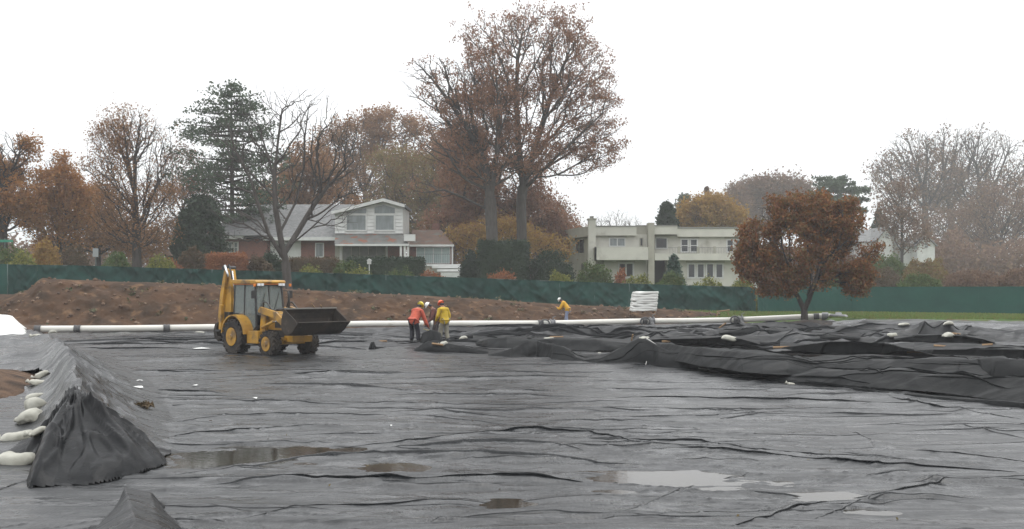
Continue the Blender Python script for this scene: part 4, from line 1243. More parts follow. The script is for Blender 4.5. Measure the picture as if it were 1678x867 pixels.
tree('maple_tree', 'plum brown tree crowded between the fine branched tree and the pine', 104, (300, 430), [[(300,432),(300,380),(298,330)], [(299,350),(275,300),(262,270)], [(299,340),(320,290),(325,260)]],
     [(295,280,38,45,.6),(300,330,48,50),(285,380,55,40),(335,390,40,40)], 1500, .42, 15000, 'plum', .17, .32, .25, .010, BARK_DARK, 35, lmask=.25)
pine('pine_tree', 'tall open white pine with flat layered boughs behind the bare tree', 98, (381, 425), (379, 140), 95, 41, levels=24, start=.28, amount=.62, size=.22,
     shape=lambda f: (.10 + .9 * math.sin(math.pi * min(1, (1.02 - f) / .95)) ** .8) * .95)
conifer('evergreen_tree', 'dark ivy covered evergreen mass left of the white trimmed house', 90, (330, 430), (334, 322), 46, 42, n=1900, power=.38, size=.26)
conifer('evergreen_tree', 'dark narrow evergreen with bushy base just left of the house porch', 88, (310, 432), (306, 345), 30, 43, n=1500, power=.4)
# ---- backdrop behind the left house
tree('oak_tree', 'rounded plum brown oak rising behind the white gable', 125, (600, 425), [[(600,428),(600,370),(598,300)], [(599,320),(570,260),(555,220)], [(598,310),(630,240),(640,200)], [(599,330),(660,280),(690,240)]],
     [(590,225,62,38),(640,205,55,30),(690,235,45,35,.7),(560,280,50,50),(620,290,70,60),(690,300,60,60,.8),(545,240,30,25,.5)], 2600, .4, 34000, 'russet', .23, .36, .45, .016, BARK, 51, far=1.3, lmask=.18)
tree('oak_tree', 'olive and brown leafed oak behind the white gable and its lower wing', 115, (700, 425), [[(700,428),(702,370),(700,310)], [(701,330),(670,280),(655,250)], [(701,320),(740,270),(760,240)]],
     [(680,300,60,50),(740,300,50,60),(650,350,60,35),(720,365,70,40),(640,270,40,30,.5)], 1500, .38, 27000, 'olive', .21, .36, .35, .014, BARK_DARK, 52, far=1.2, lmask=.14)
tree('maple_tree', 'thin red brown young tree crowded behind the left oak trunk', 106, (760, 435), [[(760,436),(762,380),(760,320)]],
     [(760,250,45,40,.8),(770,310,50,50),(750,370,55,35)], 900, .4, 24000, 'oakred', .22, .38, .2, .012, BARK_DARK, 53, lmask=.2)
tree('maple_tree', 'orange brown tree filling the gap beside the right oak trunk', 108, (880, 438), [[(880,438),(882,390),(880,340)]],
     [(870,350,50,45),(905,385,38,35),(835,330,45,50),(925,400,22,25,.6),(850,290,45,38,.6)], 1000, .4, 24000, 'oakred', .22, .4, .2, .012, BARK_DARK, 54, lmask=.2)
tree('maple_tree', 'amber leafed low tree glowing below the two oaks', 100, (830, 440), [[(830,440),(830,400)]],
     [(825,390,60,32),(760,400,45,28,.7),(890,410,45,25,.8)], 600, .35, 10000, 'ochre', .2, .4, .15, .012, BARK_DARK, 55, lmask=.3)
tree('maple_tree', 'brown tree standing behind the grey roof of the left house', 120, (500, 425), [[(500,426),(500,370),(505,330)]],
     [(505,300,50,55),(540,330,50,45),(455,340,50,40,.8),(430,380,50,30,.6)], 1100, .4, 28000, 'russet', .24, .42, .25, .013, BARK_DARK, 56, lmask=.22)
tree('maple_tree', 'hazy orange tree low beside the left side of the flat roofed house', 130, (925, 440), [[(925,440),(925,400)]],
     [(900,385,40,35),(940,400,35,30),(915,350,25,20,.5)], 600, .4, 9000, 'plum', .24, .4, .2, .012, BARK_DARK, 57, lmask=.2)
# ---- behind the right house
for i, (px, top, wd) in enumerate([(1010,340,26), (1035,352,20), (985,352,18)]):
    tree('bare_tree', ['bare twiggy sapling tallest above the flat roof', 'bare twiggy sapling rightmost above the flat roof', 'bare twiggy sapling nearest the chimney of the flat roofed house'][i],
         150, (px, 440), [[(px,440),(px+1,400),(px,375)]], [(px, (top+385)/2, wd, (385-top)/2)], 260, .5, rbase=.12, rtip=.008, seed=61+i, up=.4, bark=BARK)
conifer('cedar_tree', 'dark green cedar poking up behind the middle of the flat roof', 118, (1093, 440), (1092, 333), 26, 64, n=2600, power=.38, size=.26)
tree('maple_tree', 'yellow ochre tree rising behind the flat roof', 135, (1160, 440), [[(1160,442),(1160,400),(1160,370)]],
     [(1160,350,48,26),(1130,365,28,20),(1195,362,30,24),(1165,335,28,14)], 900, .35, 22000, 'ochre', .24, .4, .25, .013, BARK, 65, lmask=.05)
pine('pine_tree', 'hazy small pine left of the yellow tree', 175, (1120, 440), (1122, 318), 26, 66, levels=12, start=.5, size=.4)
conifer('spruce_tree', 'hazy pointed reddish conifer above the yellow tree', 180, (1158, 440), (1158, 308), 24, 67, 'plum', n=1300, power=.9, size=.4)
tree('oak_tree', 'wide hazy plum oak far behind the flat roofed house', 190, (1270, 440), [[(1270,442),(1270,380),(1268,340)], [(1268,345),(1240,315)], [(1268,345),(1300,310)]],
     [(1275,318,55,30),(1235,320,38,26),(1310,325,28,24),(1260,360,70,30)], 1700, .36, 30000, 'plum', .36, .55, .4, .02, BARK, 68, far=1.25, lmask=.02)
tree('oak_tree', 'hazy bare topped tree between yellow tree and wide plum oak', 185, (1212, 440), [[(1212,442),(1210,390),(1211,350)]],
     [(1210,330,20,35),(1205,360,28,25)], 700, .42, 5000, 'plum', .3, .45, .25, .015, BARK, 69, far=1.25, lmask=.3)
pine('pine_tree', 'hazy blue green pine rising behind the pear tree', 170, (1375, 440), (1372, 290), 48, 71, levels=14, start=.35, size=.42, shape=lambda f: .35 + .65 * math.sin(math.pi * min(1, (1.02 - f) / .6)))
conifer('spruce_tree', 'dark hazy spruce left of the white gabled house', 160, (1440, 440), (1440, 345), 24, 72, 'dark', n=1300, power=.7, size=.34)
# ---- right hand woods
tree('oak_tree', 'tall hazy bare oak with fanning limbs behind the white gabled house', 150, (1520, 445),
     [[(1520,448),(1518,400),(1516,350),(1515,320)], [(1515,320),(1500,270),(1490,235)], [(1515,320),(1520,260),(1515,220)], [(1516,340),(1470,300),(1445,280)], [(1516,345),(1545,290),(1555,250)]],
     [(1500,245,50,38,1),(1465,285,40,45),(1530,280,45,60),(1500,330,55,35,.6),(1450,265,25,20,.5)], 2700, .48, 7500, 'plum', .28, .42, .5, .014, BARK_DARK, 81, far=1.7, mask=lambda px, py, rng: rng.random(len(px)) < np.clip((py - 230) / 160, .05, 1))
tree('oak_tree', 'tall hazy bare oak with upright limbs between two other tall oaks at right', 155, (1562, 445),
     [[(1562,448),(1560,400),(1556,340),(1552,320)], [(1552,325),(1545,260),(1548,220)], [(1556,345),(1585,280),(1600,235)], [(1552,325),(1565,260),(1570,215)]],
     [(1560,235,42,32,1),(1590,260,42,45),(1545,290,40,50),(1580,330,50,35,.6)], 2400, .48, 5500, 'plum', .28, .42, .45, .014, BARK_DARK, 82, far=1.7, mask=lambda px, py, rng: rng.random(len(px)) < np.clip((py - 250) / 140, .03, 1))
tree('oak_tree', 'tall hazy bare oak rightmost of the three tall ones', 150, (1622, 450),
     [[(1622,452),(1618,400),(1612,340)], [(1612,345),(1600,270),(1605,215)], [(1612,345),(1640,280),(1655,240)], [(1614,360),(1660,310),(1690,270)]],
     [(1610,240,45,40,1),(1645,270,45,50),(1600,300,45,50),(1680,290,40,40,.7),(1640,345,60,40,.6)], 2600, .48, 6500, 'plum', .28, .42, .45, .014, BARK_DARK, 83, far=1.7, mask=lambda px, py, rng: rng.random(len(px)) < np.clip((py - 260) / 120, .03, 1))
tree('maple_tree', 'red brown broad tree low at the right edge', 120, (1640, 462), [[(1640,464),(1638,420),(1642,380)], [(1640,400),(1610,350),(1600,320)], [(1641,385),(1665,330),(1670,300)], [(1639,410),(1690,370),(1720,340)]],
     [(1650,350,55,55),(1610,370,45,50),(1690,380,50,60),(1640,420,70,35)], 2000, .45, 11000, 'plum', .22, .36, .35, .012, BARK_DARK, 84, far=1.7, lmask=.2)
tree('maple_tree', 'rust coloured tree behind the hedge below the tall oaks', 125, (1570, 462), [[(1570,464),(1570,420),(1572,390)]],
     [(1560,375,45,40),(1590,410,50,40),(1550,425,45,30)], 1200, .42, 14000, 'plum', .22, .38, .25, .012, BARK_DARK, 85, far=1.7, lmask=.15)
tree('maple_tree', 'thin plum tree in front of the white gabled house ridge', 140, (1478, 455), [[(1478,456),(1478,420),(1478,350)]],
     [(1475,330,35,30,.8),(1455,350,26,26,.7),(1490,380,35,30,.7)], 600, .42, 5000, 'plum', .24, .38, .2, .012, BARK_DARK, 86, lmask=.2)
# tree masses that read as one behind everything
def woods():
    rng = np.random.default_rng(9)
    C = []
    for x0, x1, zt, Z in ((-150, 340, 395, 150), (340, 960, 375, 160), (1340, 1780, 395, 165), (1180, 1440, 408, 150)):
        n = int((x1 - x0) * 5)
        px = rng.uniform(x0, x1, n); d = Z + rng.uniform(-4, 14, n)
        top = zt + 14 * vnoise(px * .03, px * 0, seed=12) + 6 * vnoise(px * .13, px * 0, seed=13)
        py = top + (470 - top) * rng.uniform(0, 1, n) ** .9
        C.append(np.stack([(px - CX) / FPX * d, d, CAMZ - (py - HY) / FPX * d], 1))
    V, F = leafcloud(np.concatenate(C), 9, .5, .6, 17)
    o = npmesh('distant_woods', V, F, LF['plum'], None, False)
    tag(o, 'low brown mass of distant woodland behind the houses', 'woods', kind='stuff')
woods()
# ---- hedges and shrubs along the fence and the houses
S = shrub
S('shrub', 'green leafy shrub at the far left behind the fence corner', 74, -20, 42, 404, 'green', 101)
S('shrub', 'yellow green hedge behind the fence at the far left', 73, 0, 70, 418, 'yellowgreen', 102, box=False)
S('shrub', 'ochre orange shrub beneath the amber tree', 78, 55, 98, 396, 'ochre', 103)
S('shrub', 'grey brown twiggy shrub left of the sign post', 80, 92, 150, 405, 'brownhedge', 104, n=500)
S('shrub', 'green shrub just left of the fine branched tree trunk', 77, 168, 214, 412, 'green', 105)
S('shrub', 'yellow green shrub just right of the fine branched tree trunk', 77, 232, 292, 421, 'yellowgreen', 106)
S('shrub', 'rusty low shrub right of the yellow green one beside the fine branched tree', 79, 270, 300, 424, 'rust', 107, n=400)
S('shrub', 'brown shrub under the dark evergreens', 82, 290, 345, 405, 'brownhedge', 108)
S('clipped_hedge', 'boxy rust orange hedge in front of the porch windows', 78, 342, 400, 416, 'rust', 109, box=True, cat='hedge', n=1200)
S('shrub', 'brown green shrub between the rust hedge and the bare tree', 79, 398, 450, 420, 'brownhedge', 110)
S('shrub', 'dark green shrub behind the bare tree trunk', 82, 425, 462, 411, 'dark', 111)
S('clipped_hedge', 'dark clipped hedge below the brick wall window', 83, 476, 552, 424, 'brownhedge', 112, box=True, cat='hedge', n=1300)
S('shrub', 'yellow green low shrub right of the bare tree', 77, 478, 535, 436, 'yellowgreen', 113, n=600)
S('shrub', 'green rounded shrub left of the porch lamp', 80, 545, 590, 430, 'green', 114)
S('clipped_hedge', 'long dark clipped hedge in front of the recessed porch', 84, 570, 693, 423, 'dark', 115, box=True, cat='hedge', n=2200)
S('shrub', 'yellow green spreading shrub below the porch lamp', 78, 560, 625, 441, 'yellowgreen', 116, n=600)
S('shrub', 'low mixed green shrub right of the porch lamp', 78, 620, 690, 443, 'green', 117, n=500)
S('shrub', 'reddish low shrub beside the terrace steps', 80, 680, 732, 445, 'rust', 118, n=350)
S('clipped_hedge', 'very dark block shaped yew below the left oak', 86, 786, 864, 395, 'dark', 119, box=True, cat='hedge', n=2600, depth=3)
S('clipped_hedge', 'dark lower yew hedge right of the block shaped one', 86, 862, 942, 412, 'dark', 120, box=False, cat='hedge', n=1600, depth=3)
S('shrub', 'dark shrub left of the block shaped yew', 88, 755, 790, 416, 'dark', 121)
S('shrub', 'rusty domed shrub below the block shaped yew', 80, 790, 850, 441, 'rust', 122, n=600)
S('shrub', 'bright yellow green shrub left of the flat roofed house', 80, 895, 942, 446, 'yellowgreen', 123)
S('shrub', 'broad green and gold shrub at the left corner of the flat roofed house', 82, 940, 1008, 432, 'green', 124, n=1100)
S('shrub', 'slim rusty shrub beside the ground floor window of the flat roofed house', 84, 1008, 1026, 441, 'rust', 125, n=300)
for i, (a, b, t, lab) in enumerate([(1012,1080,453,'yellow green hedge length under the paired ground floor window'), (1072,1125,447,'green bushy hedge length around the spruce foot'),
        (1120,1195,456,'yellow green hedge length under the row of four windows'), (1190,1243,459,'yellow green hedge length ending beside the pear tree')]):
    S('hedge', lab, 82, a, b, t, 'green' if i == 1 else 'yellowgreen', 130 + i, cat='hedge', n=900, group='hedge lengths behind the fence')
conifer('spruce_tree', 'small blue green spruce in front of the recessed entrance', 86, (1104, 460), (1103, 421), 20, 140, 'bluegreen', n=1100, power=.75, size=.15)
S('shrub', 'rounded grey green shrub seen right of the pear tree stems', 86, 1350, 1400, 452, 'green', 141)
S('shrub', 'large dark green shrub bank left below the white gabled house', 110, 1415, 1490, 418, 'green', 142, n=1500, depth=5, size=.18)
S('shrub', 'large olive shrub bank right below the white gabled house', 108, 1470, 1560, 425, 'olive', 143, n=1500, depth=5, size=.18)
S('shrub', 'rounded dark green bush behind the right fence', 88, 1472, 1545, 452, 'green', 144, n=1000, depth=3)
S('shrub', 'reddish brown thicket behind the right end of the fence', 92, 1545, 1640, 445, 'plum', 145, n=1300, depth=4)
S('shrub', 'plum coloured thicket at the right edge behind the fence', 92, 1630, 1720, 440, 'plum', 146, n=1300, depth=4)
S('shrub', 'dark brown thicket between pear tree and right fence bushes', 100, 1390, 1480, 440, 'brownhedge', 147, n=1300, depth=4)
# ------------------------------------------------------------------ houses
M_white = mat('white_paint', (.62,.63,.61), .6, (.54,.55,.53), 2, 4, .3)
M_shingle = mat('grey_shingles', (.20,.205,.205), .9, (.14,.145,.145), 2.2, 6, .1, col3=(.26,.25,.24), scale3=5, stretch=(1, 1, 3))
M_lowroof = mat('weathered_roof', (.17,.175,.165), .85, (.13,.13,.12), 1.5, 5, .2, col3=(.24,.10,.06), scale3=1.4, lo3=.55, hi3=.66)
M_leafroof = mat('leaf_strewn_roof', (.14,.085,.062), .9, (.10,.075,.06), 1.4, 6, .2, col3=(.12,.12,.11), scale3=1, lo3=.55, hi3=.66)
M_glass = mat('window_glass', (.035,.04,.043), .08, spec=.6)
M_glass_pale = mat('curtained_glass', (.22,.25,.25), .15, (.16,.18,.18), 1.5, 3, .6, stretch=(3, 1, .6))
M_glass_green = mat('greenish_glazing', (.36,.45,.43), .2, (.28,.37,.36), 1, 3, .5)
M_panel = mat('grey_panelled_door', (.19,.195,.18), .5, (.15,.15,.14), 3, 3, .4)
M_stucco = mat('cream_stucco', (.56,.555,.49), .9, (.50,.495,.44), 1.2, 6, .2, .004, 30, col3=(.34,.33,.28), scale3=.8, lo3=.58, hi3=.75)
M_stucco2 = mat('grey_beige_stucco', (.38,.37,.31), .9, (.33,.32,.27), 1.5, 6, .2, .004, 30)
M_coping = mat('metal_coping', (.20,.20,.18), .6)
M_iron = mat('painted_iron', (.10,.10,.10), .5)
M_dark = mat('recess_shade', (.025,.024,.023), .8)
def brick_mat():
    m = mat('red_brick', (.20,.085,.06), .9)
    n, l = m.node_tree.nodes, m.node_tree.links
    tc = n.new('ShaderNodeTexCoord'); mp = n.new('ShaderNodeMapping'); mp.inputs['Rotation'].default_value = (R(90), 0, 0)
    l.new(tc.outputs['Object'], mp.inputs[0])
    bt = n.new('ShaderNodeTexBrick'); bt.inputs['Color1'].default_value = (.22,.085,.06,1); bt.inputs['Color2'].default_value = (.15,.07,.055,1); bt.inputs['Mortar'].default_value = (.24,.20,.17,1)
    bt.inputs['Scale'].default_value = 4.2; bt.inputs['Mortar Size'].default_value = .012
    l.new(mp.outputs[0], bt.inputs[0]); l.new(bt.outputs[0], n['Principled BSDF'].inputs['Base Color'])
    return m
M_brick = brick_mat()

def pxm(Z): return lambda px: (px - CX) / FPX * Z
def pzm(Z): return lambda py: CAMZ - (py - HY) / FPX * Z

def pbox(mb, Z, x0, x1, y0, y1, dep):
    """box whose front face (at distance Z) covers the pixel rectangle"""
    X, H = pxm(Z), pzm(Z)
    mb.box(X(x0), X(x1), Z, Z + dep, H(y1), H(y0)); return mb

def window(parent, Z, x0, x1, y0, y1, cols=1, rows=1, glass=None, fw=.09, proud=.08, frame=None):
    X, H = pxm(Z), pzm(Z)
    a, b, c, d = X(x0), X(x1), H(y1), H(y0)
    f = MB()
    f.box(a, b, Z - proud, Z - .004, c, c + fw); f.box(a, b, Z - proud, Z - .004, d - fw, d)
    f.box(a, a + fw, Z - proud + .003, Z - .004, c + fw, d - fw); f.box(b - fw, b, Z - proud + .003, Z - .004, c + fw, d - fw)
    for i in range(1, cols):
        m = a + (b - a) * i / cols; f.box(m - fw * .45, m + fw * .45, Z - proud + .01, Z - .006, c + fw, d - fw)
    for i in range(1, rows):
        m = c + (d - c) * i / rows; f.box(a + fw, b - fw, Z - proud + .014, Z - .008, m - fw * .3, m + fw * .3)
    w = f.build('window', frame or M_white, parent, True)
    for i in range(cols):
        p0 = a + (b - a) * i / cols + fw * .4; p1 = a + (b - a) * (i + 1) / cols - fw * .4
        g = MB().box(p0, p1, Z - .03, Z - .012, c + fw * .8, d - fw * .8)
        po = mkobj('pane', [(v[0] - parent.location.x, v[1] - parent.location.y, v[2] - parent.location.z) for v in g.v], g.f, glass or M_glass, w)
    return w

def left_house():
    Z = 97
    X, H = pxm(Z), pzm(Z)
    z0 = float(ground_h(X(560), Z)) - .1
    root = empty('suburban_house', (X(560), Z, z0), 'white trimmed brick house with big grey roof and glazed upstairs gable', 'house')
    B = lambda nm, mb, m, sm=False: mb.build(nm, m, root, True, sm)
    # upstairs gable block, front at Z
    zt = Z - 1.2; Xg, Hg = pxm(zt), pzm(zt)
    g = MB(); poly = [(Xg(549), Hg(383)), (Xg(660), Hg(383)), (Xg(660), Hg(340)), (Xg(629), Hg(331)), (Xg(549), Hg(351))]
    g.prism(poly, zt, zt + 6); B('gable_wall', g, M_white)
    # lap siding boards on the piers
    for (a, b, t) in ((549, 565, 351), (602, 613, 341), (648, 660, 340)):
        y = 382.5
        while y > t + 2:
            MB().add([], []) if False else None
            q = MB(); z1, z2 = Hg(y), Hg(y - 5.6)
            q.prism([(zt - .09, z1), (zt - .002, z1), (zt - .002, z2), (zt - .03, z2)], Xg(a) + (.004 if a != 549 else 0), Xg(b), 'x')
            q.build('siding_board', M_white, root, True); y -= 5.9
    # glazing upstairs
    window(root, zt, 566, 601.5, 351, 379, 1, 1, M_glass_pale, .12)
    window(root, zt, 613.5, 647.5, 351, 379, 1, 1, M_glass_pale, .12)
    for pts in ([(567, 349.5), (600, 349.5), (600, 341.5), (567, 349)], [(614, 349.5), (647, 349.5), (647, 341), (629, 336), (614, 339.5)]):
        q = MB(); q.prism([(Xg(p[0]), Hg(p[1])) for p in pts], zt - .05, zt - .01); B('transom_pane', q, M_glass_pale)
    # rake boards and small roof
    q = MB()
    for (a, b) in (((545, 352.5), (629, 331)), ((629, 331), (664, 341))):
        x1, y1, x2, y2 = Xg(a[0]), Hg(a[1]), Xg(b[0]), Hg(b[1])
        q.prism([(x1, y1), (x2, y2), (x2, y2 + .28), (x1, y1 + .28)], zt - .65, zt - .52)
    B('rake_board', q, M_white)
    q = MB()
    for (a, b) in (((545, 352.5), (629, 331)), ((629, 331), (664, 341))):
        x1, y1, x2, y2 = Xg(a[0]), Hg(a[1]), Xg(b[0]), Hg(b[1])
        q.prism([(x1, y1 + .10), (x2, y2 + .10), (x2, y2 + .31), (x1, y1 + .31)], zt - .515, zt + 6.2)
    B('gable_roof', q, M_shingle)
    # main big roof, sloping up to a long ridge
    xa, xb = X(392), X(583); e0, e1 = X(372), X(556)
    zf, zr = Z - 1.0, Z + 6.0
    Hf, Hr = pzm(zf), pzm(zr)
    q = MB()
    rl, rr = pxm(zr)(410), pxm(zr)(580)
    q.add([(pxm(zf)(362), zf, Hf(387)), (pxm(zf)(556), zf, Hf(389)), (rr, zr, Hr(335)), (rl, zr, Hr(335)),
           (pxm(zf)(362), zf, Hf(387) - .12), (pxm(zf)(556), zf, Hf(389) - .12), (rr, zr + 6, Hf(389) - .12), (rl, zr + 6, Hf(387) - .12)],
          [(0, 1, 2, 3), (4, 7, 6, 5), (0, 4, 5, 1), (1, 5, 6, 2), (3, 2, 6, 7), (0, 3, 7, 4)])
    B('main_roof', q, M_shingle)
    q = MB(); pbox(q, Z - 1.12, 430, 556, 388.5, 394, .10); B('fascia_board', q, M_white)
    q = MB(); pbox(q, Z, 436, 556, 391, 434, 9); B('brick_wall', q, M_brick)
    q = MB(); pbox(q, Z - .06, 443, 493, 395, 426, .05); B('white_wall_panel', q, M_white)
    window(root, Z - .065, 455, 472, 398, 424, 2, 1, M_glass_pale)
    window(root, Z, 516.5, 531, 398, 422, 1, 1, M_glass_pale)
    # porch wing at the left
    q = MB(); pbox(q, Z - .6, 346, 437, 392, 425, 6); B('porch_wall', q, M_brick)
    q = MB(); pbox(q, Z - 1.5, 343, 398, 385.5, 391.5, 1.2); B('porch_fascia', q, M_white)
    q = MB(); za = Z - 1.6
    q.add([(pxm(za)(342), za, pzm(za)(385.3)), (pxm(za)(440), za, pzm(za)(385.3)), (pxm(Z + 3)(440), Z + 3, pzm(Z + 3)(350)), (pxm(Z + 3)(377), Z + 3, pzm(Z + 3)(352)),
           (pxm(za)(342), za, pzm(za)(386.2)), (pxm(za)(440), za, pzm(za)(386.2)), (pxm(Z + 3)(440), Z + 4, pzm(za)(386.2)), (pxm(Z + 3)(377), Z + 4, pzm(za)(386.2))],
          [(0, 1, 2, 3), (4, 7, 6, 5), (0, 4, 5, 1), (1, 5, 6, 2), (3, 2, 6, 7), (0, 3, 7, 4)])
    B('porch_roof', q, M_shingle)
    for a in (354, 363.5, 373, 382.5): window(root, Z - .6, a, a + 8.5, 396, 415, 1, 2, M_glass_pale, .11)
    # low roof under the gable
    za = Z - 3.2
    q = MB(); q.add([(pxm(za)(548), za, pzm(za)(399)), (pxm(za)(671), za, pzm(za)(402)), (pxm(Z - 1.1)(660), Z - 1.1, pzm(Z - 1.1)(383)), (pxm(Z - 1.1)(550), Z - 1.1, pzm(Z - 1.1)(383)),
           (pxm(za)(548), za, pzm(za)(400)), (pxm(za)(671), za, pzm(za)(403)), (pxm(Z)(671), Z, pzm(za)(403)), (pxm(Z)(548), Z, pzm(za)(400))],
          [(0, 1, 2, 3), (4, 7, 6, 5), (0, 4, 5, 1), (1, 5, 6, 2), (3, 2, 6, 7), (0, 3, 7, 4)])
    B('lean_to_roof', q, M_lowroof)
    q = MB(); pbox(q, za - .04, 549, 670, 399.8, 403, .1); B('gutter', q, M_white)
    q = MB(); pbox(q, Z - .4, 549, 634, 402, 434, 1); B('entry_wall', q, M_stucco2)
    # wide grey panelled front, each leaf set in its frame
    for k in range(5):
        a = 562 + k * 14; q = MB(); pbox(q, Z - .46, a, a + 13, 404.5, 431, .05); B('door_panel', q, M_panel)
    q = MB(); pbox(q, Z - .5, 556.5, 561, 403, 432, .09); pbox(q, Z - .5, 632.5, 635, 403, 432, .09); B('door_frame', q, M_white)
    q = MB(); pbox(q, Z - .42, 635, 657, 402, 434, 4); B('brick_pier', q, M_brick)
    for a, b in ((655, 658.5), (661.5, 664.5), (667, 670)):
        q = MB(); pbox(q, za + .1, a, b, 403, 436, .2); B('porch_column', q, M_white)
    q = MB(); pbox(q, Z - 3.0, 662, 680, 384, 395, .5); B('white_chimney_box', q, M_white)
    # right wing
    q = MB(); pbox(q, Z + .5, 671, 742, 401, 438, 7); B('wing_wall', q, M_brick)
    za = Z - .4
    q = MB(); q.add([(pxm(za)(670), za, pzm(za)(401)), (pxm(za)(744), za, pzm(za)(401)), (pxm(Z + 4)(723), Z + 4, pzm(Z + 4)(377)), (pxm(Z + 4)(676), Z + 4, pzm(Z + 4)(377)),
           (pxm(za)(670), za, pzm(za)(402)), (pxm(za)(744), za, pzm(za)(402)), (pxm(Z + 4)(744), Z + 8, pzm(za)(402)), (pxm(Z + 4)(670), Z + 8, pzm(za)(402))],
          [(0, 1, 2, 3), (4, 7, 6, 5), (0, 4, 5, 1), (1, 5, 6, 2), (3, 2, 6, 7), (0, 3, 7, 4)])
    B('wing_roof', q, M_leafroof)
    q = MB(); pbox(q, za - .06, 670, 744, 400.8, 404, .1); B('wing_gutter', q, M_white)
    window(root, Z + .5, 682, 738, 405, 432, 4, 1, M_glass_green, .07)
    q = MB(); pbox(q, Z - .2, 740, 742.5, 404, 433, .12); B('wing_post', q, M_white)
    # chimney behind the wing
    q = MB(); pbox(q, Z + 6, 708, 720, 366, 380, 1.2); B('chimney', q, M_brick)
    # terrace, railing and steps
    q = MB(); pbox(q, Z - 3.5, 693, 755, 433, 436, 3); B('terrace_slab', q, M_white)
    q = MB(); pbox(q, Z - 3.3, 695, 753, 436.1, 448, 2.8); B('terrace_wall', q, M_stucco2)
    q = MB(); pbox(q, Z - 5.0, 708, 774, 436, 439.5, 1.4); B('step', q, M_white)
    q = MB(); pbox(q, Z - 5.6, 716, 774, 441, 445, .9); B('step', q, M_white)
    q = MB(); pbox(q, Z - 6.2, 722, 772, 446.5, 456, .9); B('step', q, M_white)
    q = MB(); zr_ = Z - 3.4; Xr, Hr_ = pxm(zr_), pzm(zr_)
    q.box(Xr(684), Xr(737), zr_, zr_ + .05, Hr_(416.8), Hr_(416))
    q.build('handrail', M_iron, root, True)
    for a in np.arange(684, 738, 3.1):
        q = MB(); q.box(Xr(a) - .012, Xr(a) + .012, zr_ + .012, zr_ + .036, Hr_(434), Hr_(416.8)); q.build('baluster', M_iron, root, True)
left_house()

